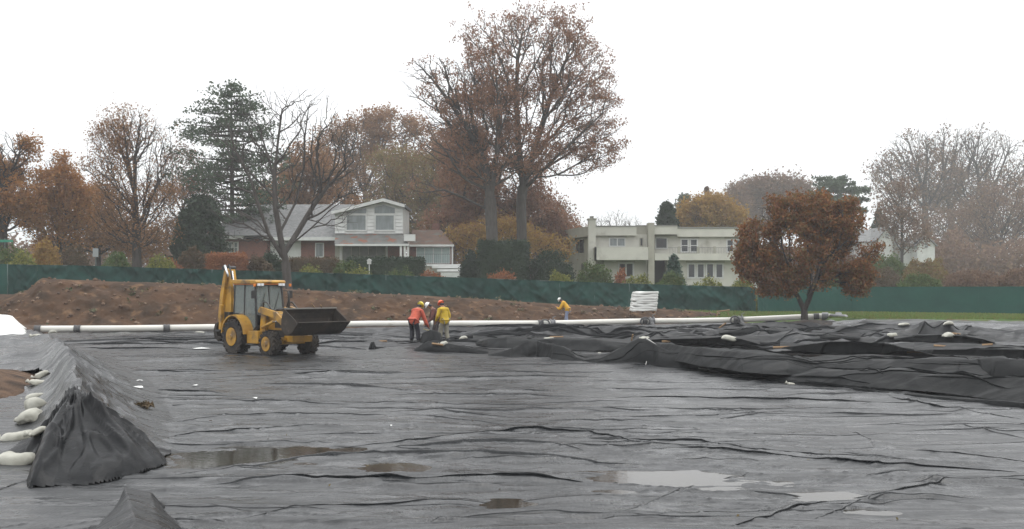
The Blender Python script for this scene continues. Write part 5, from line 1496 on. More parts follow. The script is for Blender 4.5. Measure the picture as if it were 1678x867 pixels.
def right_house():
    Z = 100
    X = pxm(Z)
    z0 = float(ground_h(X(1080), Z)) - .1
    root = empty('flat_roofed_house', (X(1080), Z, z0), 'two storey cream stucco house with flat roof, tall piers and wrap round balcony', 'house')
    B = lambda nm, mb, m, sm=False: mb.build(nm, m, root, True, sm)
    PB = lambda nm, m, Zq, x0, x1, y0, y1, d: B(nm, pbox(MB(), Zq, x0, x1, y0, y1, d), m)
    # storeys
    PB('ground_floor_wall', M_stucco, Z, 990, 1065, 425, 475, 9)
    PB('ground_floor_wall', M_stucco, Z + .2, 1093, 1246, 425, 478, 9)
    PB('entrance_recess', M_dark, Z + 1.6, 1065, 1093.5, 425, 475, 2)  # near-black block: shade of the deep entrance put into its colour
    PB('upper_wall', M_stucco, Z, 973, 1062, 384, 426, 9)
    PB('upper_wall', M_stucco, Z + .8, 1068, 1246, 386, 426, 9)
    # side wing seen obliquely: a slab receding to the left
    zb = Z + 9
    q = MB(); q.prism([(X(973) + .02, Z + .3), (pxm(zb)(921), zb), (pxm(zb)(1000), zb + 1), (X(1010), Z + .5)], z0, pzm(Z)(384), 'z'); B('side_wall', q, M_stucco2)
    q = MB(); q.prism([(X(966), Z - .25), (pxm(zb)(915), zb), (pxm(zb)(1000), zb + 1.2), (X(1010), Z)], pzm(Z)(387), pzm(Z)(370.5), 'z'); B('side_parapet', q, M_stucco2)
    # windows of the side wall lie in its slanting plane
    p0 = Vector((X(973) + .02, Z + .3, 0)); p1 = Vector((pxm(zb)(921), zb, 0)); dv = (p1 - p0); nrm = Vector((dv.y, -dv.x, 0)).normalized()
    if nrm.y > 0: nrm = -nrm
    for (s0, s1, t, b) in ((.30, .42, 393, 414), (.45, .52, 393, 414), (.2, .36, 432, 442)):
        a, c = p0 + dv * s0, p0 + dv * s1; zt_, zb_ = pzm(Z + 3)(t), pzm(Z + 3)(b)
        f = MB(); o2 = nrm * .05
        f.add([a + o2 + Vector((0,0,zb_)), c + o2 + Vector((0,0,zb_)), c + o2 + Vector((0,0,zt_)), a + o2 + Vector((0,0,zt_)),
               a + Vector((0,0,zb_)), c + Vector((0,0,zb_)), c + Vector((0,0,zt_)), a + Vector((0,0,zt_))], [(0,1,2,3),(0,4,5,1),(1,5,6,2),(2,6,7,3),(3,7,4,0)])
        B('window', f, M_glass)
    # parapet bands with metal coping
    PB('parapet', M_stucco, Z - .5, 972, 1043, 371.5, 386, 3)
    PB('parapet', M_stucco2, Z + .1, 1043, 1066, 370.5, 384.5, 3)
    PB('parapet', M_stucco, Z - .35, 1072, 1110, 370.5, 384, 3)
    PB('parapet', M_stucco, Z + .35, 1110, 1246, 374.5, 388, 3)
    PB('coping', M_coping, Z - .58, 971, 1043.5, 369.8, 371.4, 3.2)
    PB('coping', M_coping, Z + .05, 1043.5, 1067, 369, 370.4, 3.2)
    PB('coping', M_coping, Z - .42, 1071, 1110.5, 368.8, 370.4, 3.2)
    PB('coping', M_coping, Z + .28, 1110.5, 1248, 371.8, 374.4, 3.2)
    # chimney and pier
    PB('chimney', M_stucco, Z - .7, 964.5, 976.5, 360, 474, 1.2)
    PB('chimney_cap', M_stucco2, Z - .8, 963, 978, 357.8, 360, 1.4)
    PB('chimney_pot', M_coping, Z - .4, 967, 973, 354.2, 357.7, .5)
    PB('pier', M_stucco2, Z - 1.0, 1062.5, 1072.5, 365, 474, 1.4)
    # balcony
    PB('balcony_wall', M_stucco, Z - 1.9, 974, 1062.2, 405, 426, .25)
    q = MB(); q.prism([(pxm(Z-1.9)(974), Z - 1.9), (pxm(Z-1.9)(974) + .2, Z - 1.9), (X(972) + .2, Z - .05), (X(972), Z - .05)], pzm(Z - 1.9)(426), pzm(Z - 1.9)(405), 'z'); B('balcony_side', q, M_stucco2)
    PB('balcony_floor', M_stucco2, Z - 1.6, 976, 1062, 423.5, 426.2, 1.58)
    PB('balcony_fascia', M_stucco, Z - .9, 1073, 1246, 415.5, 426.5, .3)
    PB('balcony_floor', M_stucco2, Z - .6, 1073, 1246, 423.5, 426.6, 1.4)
    zr = Z - .85; Xr, H = pxm(zr), pzm(zr)
    for a in (1113, 1144, 1171.5, 1203, 1235):
        PB('balustrade_post', M_stucco2, zr - .04, a - 1.7, a + 1.7, 404, 415.4, .22)
    for y in (405.5,):
        q = MB(); q.box(Xr(1095), Xr(1246), zr + .05, zr + .09, H(y + .6), H(y)); B('handrail', q, M_iron)
    for a in np.arange(1097, 1246, 2.6):
        q = MB(); q.box(Xr(a) - .010, Xr(a) + .010, zr + .06, zr + .08, H(415.4), H(406.1)); B('baluster', q, M_iron)
    # windows
    window(root, Z, 998, 1025, 389.5, 404.5, 2, 1, M_glass_pale, .10)
    window(root, Z, 1048, 1054, 389.5, 404, 1, 1, M_glass, .08, frame=M_stucco2)
    window(root, Z + .8, 1073.5, 1094, 389, 408, 1, 1, M_glass, .10)
    window(root, Z + .8, 1115, 1128.5, 391, 414, 1, 2, M_glass, .11)
    window(root, Z + .8, 1130, 1143.5, 391, 414, 1, 2, M_glass, .11)
    window(root, Z + .8, 1190, 1202.5, 392, 414, 1, 2, M_glass, .11)
    window(root, Z + .8, 1204.5, 1217, 392, 414, 1, 2, M_glass, .11)
    window(root, Z, 1012.5, 1039, 430, 455.5, 2, 1, M_glass, .14)
    for k in range(4): window(root, Z + .2, 1126 + k * 15.2, 1140 + k * 15.2, 431, 456.5, 1, 1, M_glass, .13)
    for k in range(2): window(root, Z + .2, 1215.5 + k * 14, 1228.5 + k * 14, 431, 457.5, 1, 1, M_glass, .13)
    for (a, b, t, c) in ((1124, 1188, 426.6, 430.5), (1214, 1244, 426.6, 430.5), (1111, 1146, 388.2, 390.6), (1187, 1220, 388.2, 390.6), (1010, 1041, 426.4, 429.6), (996, 1027, 386.5, 389.1)):
        Zq = Z + (.2 if t > 426.5 else .8 if a > 1100 else 0)
        PB('window_head', M_stucco2, Zq - .03, a, b, t, c, .02)
right_house()

def gable_house(name, label, Z, x0, x1, ridge, eave, base, chim=None, rightslope=None):
    X, H = pxm(Z), pzm(Z)
    root = empty(name, (X((x0 + x1) / 2), Z, float(ground_h(X((x0 + x1) / 2), Z))), label, 'house')
    xm = x1 - (x1 - x0) * .22
    q = MB(); q.prism([(X(xm - 16), H(base)), (X(x1), H(base)), (X(x1), H(eave)), (X((xm - 16 + x1) / 2), H(ridge + 1)), (X(xm - 16), H(eave))], Z, Z + 7); q.build('gable_wall', M_white, root, True)
    c = (xm - 16 + x1) / 2
    for (p, r) in (((xm - 20, eave + 2), (c, ridge)), ((c, ridge), (x1 + 3, eave + 2))):
        q = MB(); q.prism([(X(p[0]), H(p[1])), (X(r[0]), H(r[1])), (X(r[0]), H(r[1]) + .2), (X(p[0]), H(p[1]) + .2)], Z - .4, Z + 7.3); q.build('roof_slope', M_shingle, root, True)
    q = MB(); q.add([(X(x0), Z + 2, H(eave + 1)), (X(xm - 18), Z + 2, H(eave + 1)), (X(c), Z + 6, H(ridge)), (X(x0 + 16), Z + 6, H(ridge + 1)), (X(x0), Z + 9, H(eave + 2)), (X(c), Z + 9, H(eave + 2))], [(0,1,2,3),(0,3,4),(1,5,2),(3,2,5,4)])
    q.build('roof_wing', M_shingle, root, True)
    q = MB(); pbox(q, Z + 2.3, x0 + 3, xm - 17, eave, base, 5); q.build('wing_wall', M_white, root, True)
    window(root, Z, c - 4, c + 4, ridge + 9, ridge + 19, 1, 2, M_glass_pale, .1)
    if chim:
        q = MB(); pbox(q, Z - .6, *chim, 1.1); q.build('chimney', M_coping, root, True)
    return root
gable_house('gabled_house', 'hazy white gabled house with tall dark chimney at far right', 150, 1408, 1468, 373, 394, 440, (1466.5, 1472.5, 369, 440))
gable_house('gabled_house', 'lower hazy white gabled house right of the dark chimney', 152, 1474, 1532, 388, 402, 440)

# ---- small street furniture near the houses
def lamp():
    Z = 80; x, z = (605 - CX) / FPX * Z, CAMZ - (446 - HY) / FPX * Z
    zz = CAMZ - (429 - HY) / FPX * Z
    r = empty('post_lamp', (x, Z, float(ground_h(x, Z))), 'small white lantern on a short post in front of the clipped porch hedge', 'lamp')
    MB().tube([(x, Z, r.location.z - .1), (x, Z, zz - .2)], .035, 8).build('post', M_white, r, True)
    MB().box(x - .14, x + .14, Z - .14, Z + .14, zz - .18, zz + .1).build('lantern', M_white, r, True, bevel=.02)
    MB().prism([(x - .19, zz + .1), (x + .19, zz + .1), (x, zz + .24)], Z - .19, Z + .19).build('lantern_cap', M_white, r, True)
lamp()
def signs():
    Z = 84; x = (157 - CX) / FPX * Z
    r = empty('road_sign', (x, Z, float(ground_h(x, Z))), 'grey back of a tall narrow road sign on its post by the twiggy shrub', 'sign')
    H = pzm(Z)
    MB().tube([(x, Z, r.location.z - .1), (x, Z, H(406))], .04, 6).build('post', M_post, r, True)
    MB().box(x - .22, x + .22, Z - .06, Z - .042, H(421), H(407)).build('sign_plate', mat('sign_back', (.30,.32,.33), .5), r, True)
    x = (8 - CX) / FPX * 76; H = pzm(76)
    r = empty('street_sign', (x, 76, float(ground_h(x, 76))), 'green street name blade on a pole at the far left', 'sign')
    MB().tube([(x, 76, r.location.z - .1), (x, 76, H(390))], .035, 6).build('post', M_post, r, True)
    MB().box(x - .45, x + .6, 75.93, 75.96, H(397), H(393)).build('sign_blade', mat('sign_green', (.02,.22,.14), .4), r, True)
signs()
# ------------------------------------------------------------------ white pipeline
M_pipe = mat('white_pipe', (.66,.65,.60), .35, (.58,.56,.50), .8, 5, .5, col3=(.42,.39,.33), scale3=2, lo3=.62, hi3=.8, stretch=(.4, 1, 1))
M_rubber = mat('black_rubber', (.055,.056,.058), .6, (.09,.09,.09), 3, 3, .4)
M_steel = mat('dull_steel', (.20,.205,.21), .5, (.12,.12,.125), 4, 4, .5, metal=.5)
PIPE = [(62,539.2,54),(200,538.6,54.5),(350,536.4,56),(600,530.6,59),(700,530.3,60),(900,529.8,63),(1050,526.2,64.5),(1130,525.7,65),(1200,524.5,65),(1290,520.6,64.5),(1345,518.2,64),(1362,518.6,64)]
def pipe_at(px):
    Z = ramp(px, [(p[0], p[2]) for p in PIPE]); py = ramp(px, [(p[0], p[1]) for p in PIPE])
    return W(px, float(py), float(Z))
def pipeline():
    s = pipe_at(62)
    root = empty('pipeline', tuple(s), 'long white plastic pipeline with dark couplings lying along the foot of the earth mound', 'pipe')
    rad = .165
    joints = [62, 127, 273, 700, 885, 1056, 1206, 1338, 1362]
    for a, b in zip(joints[:-1], joints[1:]):
        xs = [a] + [p[0] for p in PIPE if a < p[0] < b] + [b]
        n = max(6, int((b - a) / 18))
        pts = [pipe_at(x) for x in np.linspace(a + .4, b - .4, n)]
        MB().tube(pts, rad, 20).build('pipe_section', M_pipe, root, True, True)
    for j in joints[1:-1] + [62]:
        p = pipe_at(j); d = (pipe_at(j + 2) - pipe_at(j - 2 if j > 62 else j)).normalized()
        c = MB().lathe([(rad, -.16), (rad + .03, -.15), (rad + .03, -.06), (rad + .012, -.05), (rad + .012, .05), (rad + .03, .06), (rad + .03, .15), (rad, .16)], p, d, 20).build('coupling', M_rubber if j != 700 else M_steel, root, True)
    # tee valves with a curled hose stub going down into the sheeting
    for j in (905, 1068, 1214):
        p = pipe_at(j); d = (pipe_at(j + 2) - pipe_at(j - 2)).normalized()
        MB().lathe([(rad, -.16), (rad + .09, -.14), (rad + .09, -.09), (rad + .03, -.08), (rad + .03, .08), (rad + .09, .09), (rad + .09, .14), (rad, .16)], p, d, 20).build('clamp_ring', M_steel, root, True)
        q = p + Vector((-.45, -.35, -.02))
        pts = [q + Vector((.28 * math.cos(t), -.05 * t, .24 * math.sin(t))) for t in np.linspace(R(-60), R(230), 14)]
        MB().tube(pts, .055, 8).build('curled_hose', M_rubber, root, True, True)
        MB().tube([p + Vector((-.02, -.1, -.05)), p + Vector((.0, -.45, -.25)), p + Vector((.02, -.7, -.60))], [.14, .15, .22], 12).build('branch_boot', M_rubber, root, True, True)
        MB().tube([p + Vector((.02, 0, .14)), p + Vector((.04, -.02, .34)), p + Vector((.20, -.05, .42))], [.035, .03, .025], 6).build('valve_handle', M_steel, root, True)
    for j in (1352, 1374):
        p = W(j, 518.8, 64)
        MB().lathe([(.17, -.2), (.25, -.17), (.25, .17), (.17, .2)], p, (1, -.3, 0), 18).build('end_flange', M_steel, root, True)
    MB().tube([W(1360, 518.8, 64), W(1385, 520, 63), W(1392, 526, 62)], [.17, .17, .15], 12).build('end_elbow', M_steel, root, True, True)
pipeline()

# ------------------------------------------------------------------ sandbags
def bag_mat(name, c, c2): return mat(name, c, .75, c2, 3, 5, .3, .006, 60, col3=(c2[0]*.75, c2[1]*.72, c2[2]*.68), scale3=4, lo3=.6, hi3=.8)
M_bag = bag_mat('woven_sandbag', (.46,.455,.40), (.30,.295,.25))
def sandbag(label, p, L, wd, h, rz, seed, group=None, tilt=(0, 0), m=None, name='sandbag', cat='sandbag', neck=True):
    """pillow shaped filled bag with pinched corners, seam and gathered neck"""
    root = empty(name, tuple(p), label, cat, group, rz)
    root.rotation_euler = (tilt[0], tilt[1], rz)
    nu, nv = 34, 26
    vs = []
    u = np.linspace(-1, 1, nu); 
    U, T = np.meshgrid(u, np.linspace(0, 2 * np.pi, nv, endpoint=False))
    prof = (1 - np.abs(U) ** 3.2) ** .62 + .02
    flat = np.abs(U) ** 4
    c, s = np.cos(T), np.sin(T)
    yy = np.sign(c) * np.abs(c) ** .75 * (wd / 2) * (.55 + .45 * prof + .12 * flat)
    zz = np.sign(s) * np.abs(s) ** .9 * (h / 2) * prof
    zz = np.where(zz < 0, zz * .45, zz)
    xx = U * L / 2
    n1 = fbm(xx / L * 4 + seed, yy / L * 4, zz / L * 5 + seed, 3, seed)
    cre = ridged(xx / L * 5 + seed * 2, T * 1.2 / 2, 2, seed)
    ends = np.abs(U) ** 2
    zz = zz + h * (.09 * n1 - .10 * (cre - .4) * ends) + .12 * h * np.cos(U * 2 + seed)
    yy = yy + wd * .07 * n1
    V = np.stack([xx, yy, zz + h * .22], -1)
    V = V.transpose(1, 0, 2).reshape(-1, 3)
    F = []
    for i in range(nu - 1):
        for k in range(nv): F.append((i*nv+k, i*nv+(k+1) % nv, (i+1)*nv+(k+1) % nv, (i+1)*nv+k))
    bdy = npmesh('bag_body', V, np.array(F), m or M_bag, root, True)
    if neck:
        a = V[:nv].mean(0)
        MB().tube([(a[0] + .02, a[1], a[2]), (a[0] - .03, a[1], a[2] + .01)], [.035, .02], 8).build('tied_neck', m or M_bag, root, smooth=True)
        MB().tube([(a[0] - .03, a[1], a[2] + .01), (a[0] - .075, a[1] + .01, a[2] + .035)], [.018, .05], 7).build('gathered_end', m or M_bag, root, smooth=True)
    return root
def at_tarp(px, Z):
    x = (px - CX) / FPX * Z
    return Vector((x, Z, float(left_h(np.array([x]), np.array([float(Z)]))[0])))
def cast(px, py, dflt=40.0):
    """point of the built place that lies behind a photograph pixel"""
    dg = bpy.context.evaluated_depsgraph_get()
    d = Vector(((px - CX) / FPX, 1, -(py - HY) / FPX)).normalized()
    ok, loc, nrm, _, ob, _ = SC.ray_cast(dg, Vector((0, 0, CAMZ)), d, distance=300)
    return loc.copy() if ok else W(px, py, dflt)
bpy.context.view_layer.update()
G2 = 'sandbags along the left bank'
bags = [  # px centre, py centre, Z, length, width, height, rot, label
 (29, 747, 13.6, .54, .36, .26, 8, 'large white sandbag nearest the camera, lowest of the row on the left bank'),
 (33, 710, 15.4, .58, .30, .21, 4, 'long flat white sandbag second lowest in the row, cut by the photo edge'),
 (66, 700, 16.3, .30, .26, .12, 20, 'small half hidden white sandbag wedged between the long bag and the knotted one'),
 (52, 681, 17.4, .50, .34, .26, -8, 'puffy white sandbag with knotted middle, third up the left row'),
 (64, 658, 19.2, .40, .28, .28, 38, 'upright leaning white sandbag under the curled thin one'),
 (59, 645, 20.2, .42, .22, .14, 30, 'thin curled white sandbag leaning on the upright one'),
 (64, 623, 23.0, .46, .28, .18, 0, 'flat white sandbag with dark shadowed side, second from the top of the row'),
 (70, 610, 24.5, .36, .28, .20, 16, 'topmost and smallest white sandbag of the left row'),
]
for k, (px, py, Z, L, w, h, rz, lab) in enumerate(bags):
    p = cast(px, min(py + h * .36 / Z * FPX, 765)); Lf = p.y / Z; L *= Lf; w *= Lf; h *= Lf
    p.z -= .06; L *= .86; h *= 1.2; w *= 1.1
    sandbag(lab, p, L, w, h, R(rz), 3 + k, G2, tilt=(R(-6), R([0, 0, -10, 0, -32, -18, 0, -14][k])))
far_bags = [
 (58, 547, 34, .42, .3, .16, 'small white sandbag under the left end of the pipeline'),
 (87, 541, 40, .40, .3, .22, 'white sandbag propped against the pipeline near its left end'),
 (327, 543, 52, .62, .3, .14, 'white flat sandbag below the pipe, just left of the yellow loader'),
 (1195, 550, 50, .95, .6, .42, 'big greyish white sandbag on the lifted flap in the middle of the heap'),
 (1060, 551, 52, .85, .5, .34, 'white sandbag with black tie on the peak of the front fold'),
 (899, 552, 55, .75, .4, .25, 'pale sandbag left of the first pipe valve foot'),
 (1480, 529, 61, .85, .5, .26, 'white sandbag at the edge of the lawn, left of two'),
 (1554, 527, 61, .75, .5, .36, 'white sandbag at the edge of the lawn, right of two'),
 (1555, 546, 45, .62, .45, .36, 'round white sandbag above the lens shaped gap at right'),
 (983, 577, 39, .20, .16, .12, 'tiny white sandbag in the hollow left of the peaked fold'),
 (1299, 626, 27, .26, .18, .10, 'cream scrap of bag on the rolled edge at right'),
 (1462, 545, 46, .55, .4, .3, 'brown white sandbag near the dark gap left of the round one'),
 (727, 559, 44.5, .42, .36, .30, 'white plastic bag at the feet of the yellow jacket worker'),
 (759, 551, 47, .5, .4, .26, 'pale sandbag in the dark pocket right of the yellow jacket worker'),
]
for k, (px, py, Z, L, w, h, lab) in enumerate(far_bags):
    p = cast(px, py + h * .30 / Z * FPX); Lf = p.y / Z * .78; L *= Lf; w *= Lf; h *= Lf
    sandbag(lab, p - Vector((0, 0, .02 + .25 * h)), L, w, h, R((k * 37) % 50 - 25), 30 + k, 'sandbags weighing down the far sheets', neck=(k % 2 == 0))

# ------------------------------------------------------------------ bits and pieces
M_wood = mat('raw_timber', (.26,.17,.09), .8, (.18,.115,.065), 3, 4, .3, stretch=(1, 6, 6))
M_white_plastic = mat('white_sheet_plastic', (.72,.73,.70), .45, (.62,.63,.60), 1.5, 4, .4, .01, 8)
M_yellowstrap = mat('yellow_strap', (.42,.28,.06), .6)
for k, (px, py, Z, L, r, lab) in enumerate([(1035, 556, 36.5, .6, 80, 'short raw timber offcut standing in the notch of the peaked fold'),
      (1094, 558, 52, .8, 15, 'orange brown timber block at the left end of the flat flap'),
      (1281, 568, 44, 1.0, 8, 'yellow brown timber at the left tip of the long dark gap'),
      (1500, 576, 42, .9, 5, 'orange timber where two dark gaps meet at right'),
      (1540, 566, 46, .7, -10, 'yellowish timber scrap below the lens shaped gap'),
      (1618, 564, 46, .6, 20, 'yellowish timber scrap at the right tip of the lens shaped gap'),
      (1567, 546, 46, .5, -20, 'tan timber scrap beside the round white sandbag'),
      (912, 551, 54, 1.0, 5, 'tan board at the foot of the first pipe valve'),
      (717, 563, 44, .7, -20, 'tan timber under the white bag by the workers'),
      (628, 558, 47, .5, 10, 'tan timber scrap left of the orange jacket worker'),
      (1180, 535, 60, 1.2, 40, 'thin pale batten sticking out of the sheeting right of the second valve')]):
    p = cast(px, py + 2); L *= min(p.y / Z, 1.3); p.z += .015; q = MB(); a = R(r)
    d = Vector((math.cos(a), -.3, math.sin(a) * (1 if k in (0, 10) else .3))).normalized() * L / 2
    q.tube([p - d * .7, p + d * .7], [.045, .04], 4); o = q.build('timber_scrap', M_wood, None, loc=tuple(p)); tag(o, lab, 'timber', 'timber scraps on the sheets')
# ropes and hose
def rope(name, lab, cat, pts, r, m):
    P = [W(*p) for p in pts]; out = []
    for i in range(len(P) - 1):
        for t in np.linspace(0, 1, 8, endpoint=False):
            q = P[i].lerp(P[i+1], t); out.append(q)
    out.append(P[-1])
    o = MB().tube(out, r, 6).build(name, m, None, smooth=True, loc=tuple(P[0])); tag(o, lab, cat); return o
M_strap = mat('pale_seam_tape', (.34,.34,.32), .6)
rope('seam_strap', 'pale strap running down the front of the peaked fold to the floor', 'strap', [(1060,555,34.8),(1076,566,33.6),(1100,580,32.3),(1125,595,31.0),(1148,605,30.1),(1170,607,29.6)], .022, M_strap)
rope('seam_strap', 'thin short strap hanging down the dark face of the peaked fold', 'strap', [(1068,570,33.2),(1062,583,32.4),(1058,598,31.6)], .014, M_strap)
rope('black_hose', 'black hose trailing right from the feet of the yellow jacket worker', 'hose', [(706,556,46),(722,557,45.5),(740,563,43.5),(760,573,40.0)], .04, M_rubber)
rope('lance_hose', 'yellowish lance hose held out between the two nearest workers', 'hose', [(694,539,45.0),(702,541.5,45.0),(712,543,45.2)], .02, mat('hose_tan', (.35,.30,.15), .6))

# white litter flakes and leaf clump on the floor
for k, (px, py, sz) in enumerate([(227,636,.16),(228,625,.13),(320,633,.12),(418,654,.10),(595,604,.08),(330,572,.5),(40,0,0),(640,700,.04),(345,692,.05)]):
    if not sz: continue
    sz *= .75; cz = cast(px, py); x, y, z = cz.x, cz.y, cz.z + .015
    q = MB(); n = 7; rng = np.random.default_rng(k)
    ring = [(x + math.cos(t) * sz * rng.uniform(.6, 1.1), y + math.sin(t) * sz * rng.uniform(.4, .8) * (1 + y / 60), z + rng.uniform(0, .03)) for t in np.linspace(0, 2*math.pi, n, endpoint=False)]
    q.add([(x, y, z + .05 * min(1, sz * 6))] + ring, [(0, 1 + i, 1 + (i + 1) % n) for i in range(n)])
    labs = ['folded white scrap below another, left part of the liner floor', 'thin white scrap above another, left part of the liner floor', 'single white scrap right of the pair on the liner floor', 'small white scrap in the middle left of the floor', 'tiny white scrap in front of the loader', 'white sheet scrap at the loader rear wheel', '', 'tiny pale flake in the middle of the floor', 'tiny red brown flake on the floor above the brown puddle']
    o = q.build('plastic_scrap', M_white_plastic if k != 8 else M_wood, None, loc=(x, y, z)); tag(o, labs[k], 'litter')
cz = cast(235, 667); x, y = cz.x, cz.y; V, F = leafcloud(np.array([(x + dx * .09, y + dy * .09, cz.z + .04) for dx in range(-1, 2) for dy in range(-1, 2)]), 12, .08, .03, 5, flat=.6)
o = npmesh('leaf_clump', V, F, LF['brownhedge'], None, False, loc=(x, y, 0)); tag(o, 'dark brown clump of wet leaves lying on the floor left of the brown puddle', 'leaves')
# scattered fallen leaves on the floor
rng = np.random.default_rng(77)
C = []
for k in range(24):
    px, py = rng.uniform(330, 1640), rng.uniform(600, 860) ; x, y = fl(px, py)
    C.append((x, y, float(floor_h(np.array([x]), np.array([y]))[0]) + .012))
V, F = leafcloud(np.array(C), 1, .035, .005, 6, flat=.1, up=0, tri=False)
o = npmesh('fallen_leaves', V, F, leafm('fallen_leaf', [(.10,.07,.03),(.16,.12,.04),(.08,.05,.03)]), None, False); tag(o, 'tiny fallen leaves scattered over the wet floor liner', 'leaves', kind='stuff')

# white sheet at far left
def white_sheet():
    X, Y = np.meshgrid(np.linspace(-25, -14.8, 90), np.linspace(32.5, 38, 60))
    px = CX + FPX * X / Y
    base = np.interp(px, [-400, 8, 20, 30, 42, 52], [.62, .58, .55, .32, .12, .0])
    v = (Y - 32.5) / 5.5
    Z = base * sstep(0, .5, v) ** .8 + .86 + (.12 * (ridged(X * .8 + Y * .5, Y * .3, 3, 3) - .4)) - .35 * sstep(.6, 1, v)
    Z = np.minimum(Z, base + .92)
    keep = (px < 45).ravel()
    F = gridfaces(*X.shape); F = F[keep[F].all(1)]
    o = npmesh('white_sheet', np.stack([X, Y, Z], -1).reshape(-1, 3), F, M_white_plastic, None, loc=(-18, 33, 0)); tag(o, 'white plastic sheet heaped on the bank at the far left edge', 'plastic sheet')
white_sheet()

# wrapped white bundle on the mound
def bundle():
    Z = 69; x0, x1 = (1032.5 - CX) / FPX * Z, (1075.5 - CX) / FPX * Z; zb, zt = CAMZ - (509.5 - HY) / FPX * Z, CAMZ - (478.5 - HY) / FPX * Z
    root = empty('wrapped_pallet', ((x0 + x1) / 2, Z, zb), 'stack of folded sacks wrapped in white plastic on a pallet atop the low mound', 'pallet')
    w = (x1 - x0) / 2; h = zt - zb
    rng = np.random.default_rng(8)
    n = 8
    for k in range(n):
        nu = 44; t = np.linspace(0, 2 * np.pi, nu, endpoint=False)
        rows = []
        zz = np.linspace(0, 1, 7)
        ox = rng.normal(0, .008) + .018 * k
        for q in zz:
            b = .975 + .025 * math.sin(math.pi * q)
            cx_, sx_ = np.cos(t), np.sin(t)
            X = np.sign(cx_) * np.abs(cx_) ** .28 * w * b * (1 - .004 * k) + ox; Y = np.sign(sx_) * np.abs(sx_) ** .28 * .62 * b
            Zz = h * (k + q) / n + .05 * vnoise(X * 3 + k * 7, Y * 3, seed=k) + .012 * vnoise(X * 11, Y * 9, seed=k + 3)
            rows.append(np.stack([X + .012 * vnoise(X * 5, Zz * 8, seed=k), Y + .03 * vnoise(X * 6, Zz * 9, seed=k + 9), Zz], 1))
        V = np.concatenate(rows); F = []
        for i in range(6):
            for j in range(nu): F.append((i*nu+j, i*nu+(j+1) % nu, (i+1)*nu+(j+1) % nu, (i+1)*nu+j))
        V = np.concatenate([V, [[ox, 0, h * (k + 1) / n + .02], [ox, 0, h * k / n]]])
        a = 6 * nu
        me = [tuple(f) for f in F] + [(a + j, a + (j + 1) % nu, 7 * nu) for j in range(nu)] + [((j + 1) % nu, j, 7 * nu + 1) for j in range(nu)]
        mkobj('sack_layer', [tuple(v) for v in V], me, M_white_plastic, root, smooth=True)
    q = MB()
    for dx in (-w * .8, 0, w * .8): q.box(dx - .05, dx + .05, -.55, .55, -.14, -.03)
    for dy in np.linspace(-.5, .5, 5): q.box(-w * .95, w * .95, dy - .05, dy + .05, -.028, -.003)
    q.build('pallet', M_wood, root)
bundle()
def sawhorse():
    Z = 72; p = W(1183, 519, Z)
    r = empty('sawhorse', (p.x, Z, float(ground_h(p.x, Z))), 'small brown wooden trestle on the grass beyond the pipe', 'trestle')
    t = CAMZ - (511 - HY) / FPX * Z; b = r.location.z
    MB().tube([(p.x - .35, Z, t), (p.x + .5, Z - .1, t + .12)], .05, 4).build('top_beam', M_wood, r, True)
    for dx, dy in ((-.3, -.2), (-.3, .2), (.4, -.2), (.4, .2)):
        MB().tube([(p.x + dx, Z, t), (p.x + dx * 1.3, Z + dy, b - .05)], .035, 4).build('leg', M_wood, r, True)
sawhorse()
# bare earth and roots at the foot of the pear tree
def treefoot():
    c = W(1322, 528, 61.5)
    X, Y = np.meshgrid(np.linspace(c.x - 5.2, c.x + 5.2, 110), np.linspace(53.5, 67, 90))
    r = np.hypot((X - c.x) / 4.6, (Y - 60.5) / 5.5)
    Z = .52 * np.clip(1 - r, 0, 1) ** .8 - .08 + .12 * fbm(X * 1.2, Y * 1.2, oct=4, seed=5) + .10 * (ridged(X * 1.4, Y * 1.1, 2, 6) - .3)
    Z = np.where(r > 1, -.4, Z)
    o = npmesh('root_mound', np.stack([X, Y, Z], -1).reshape(-1, 3), gridfaces(*X.shape), M_mound2, None, loc=tuple((c.x, 60.5, 0)))
    tag(o, 'crumpled dark earth mound around the foot of the pear tree', 'dirt mound')
M_mound2 = mat('dark_rooty_earth', (.055,.043,.035), .9, (.035,.033,.032), 1.2, 6, .25, .05, 5, col3=(.12,.09,.07), scale3=3, lo3=.58, hi3=.72)
treefoot()
# ------------------------------------------------------------------ people
def skin(name, verts, edges, radii, m, parent, lvl=2, root_i=0):
    me = bpy.data.meshes.new(name); me.from_pydata([tuple(v) for v in verts], edges, []); me.update()
    o = bpy.data.objects.new(name, me); COL.objects.link(o); o.parent = parent
    me.materials.append(m)
    sk = o.modifiers.new('skin', 'SKIN'); sk.use_smooth_shade = True
    lay = me.skin_vertices[0].data if me.skin_vertices else None
    if lay is None:
        bpy.context.view_layer.update()
    for i, r in enumerate(radii):
        rr = r if isinstance(r, tuple) else (r, r)
        me.skin_vertices[0].data[i].radius = rr
        me.skin_vertices[0].data[i].use_root = (i == root_i)
    sb = o.modifiers.new('sub', 'SUBSURF'); sb.levels = lvl; sb.render_levels = lvl
    return o

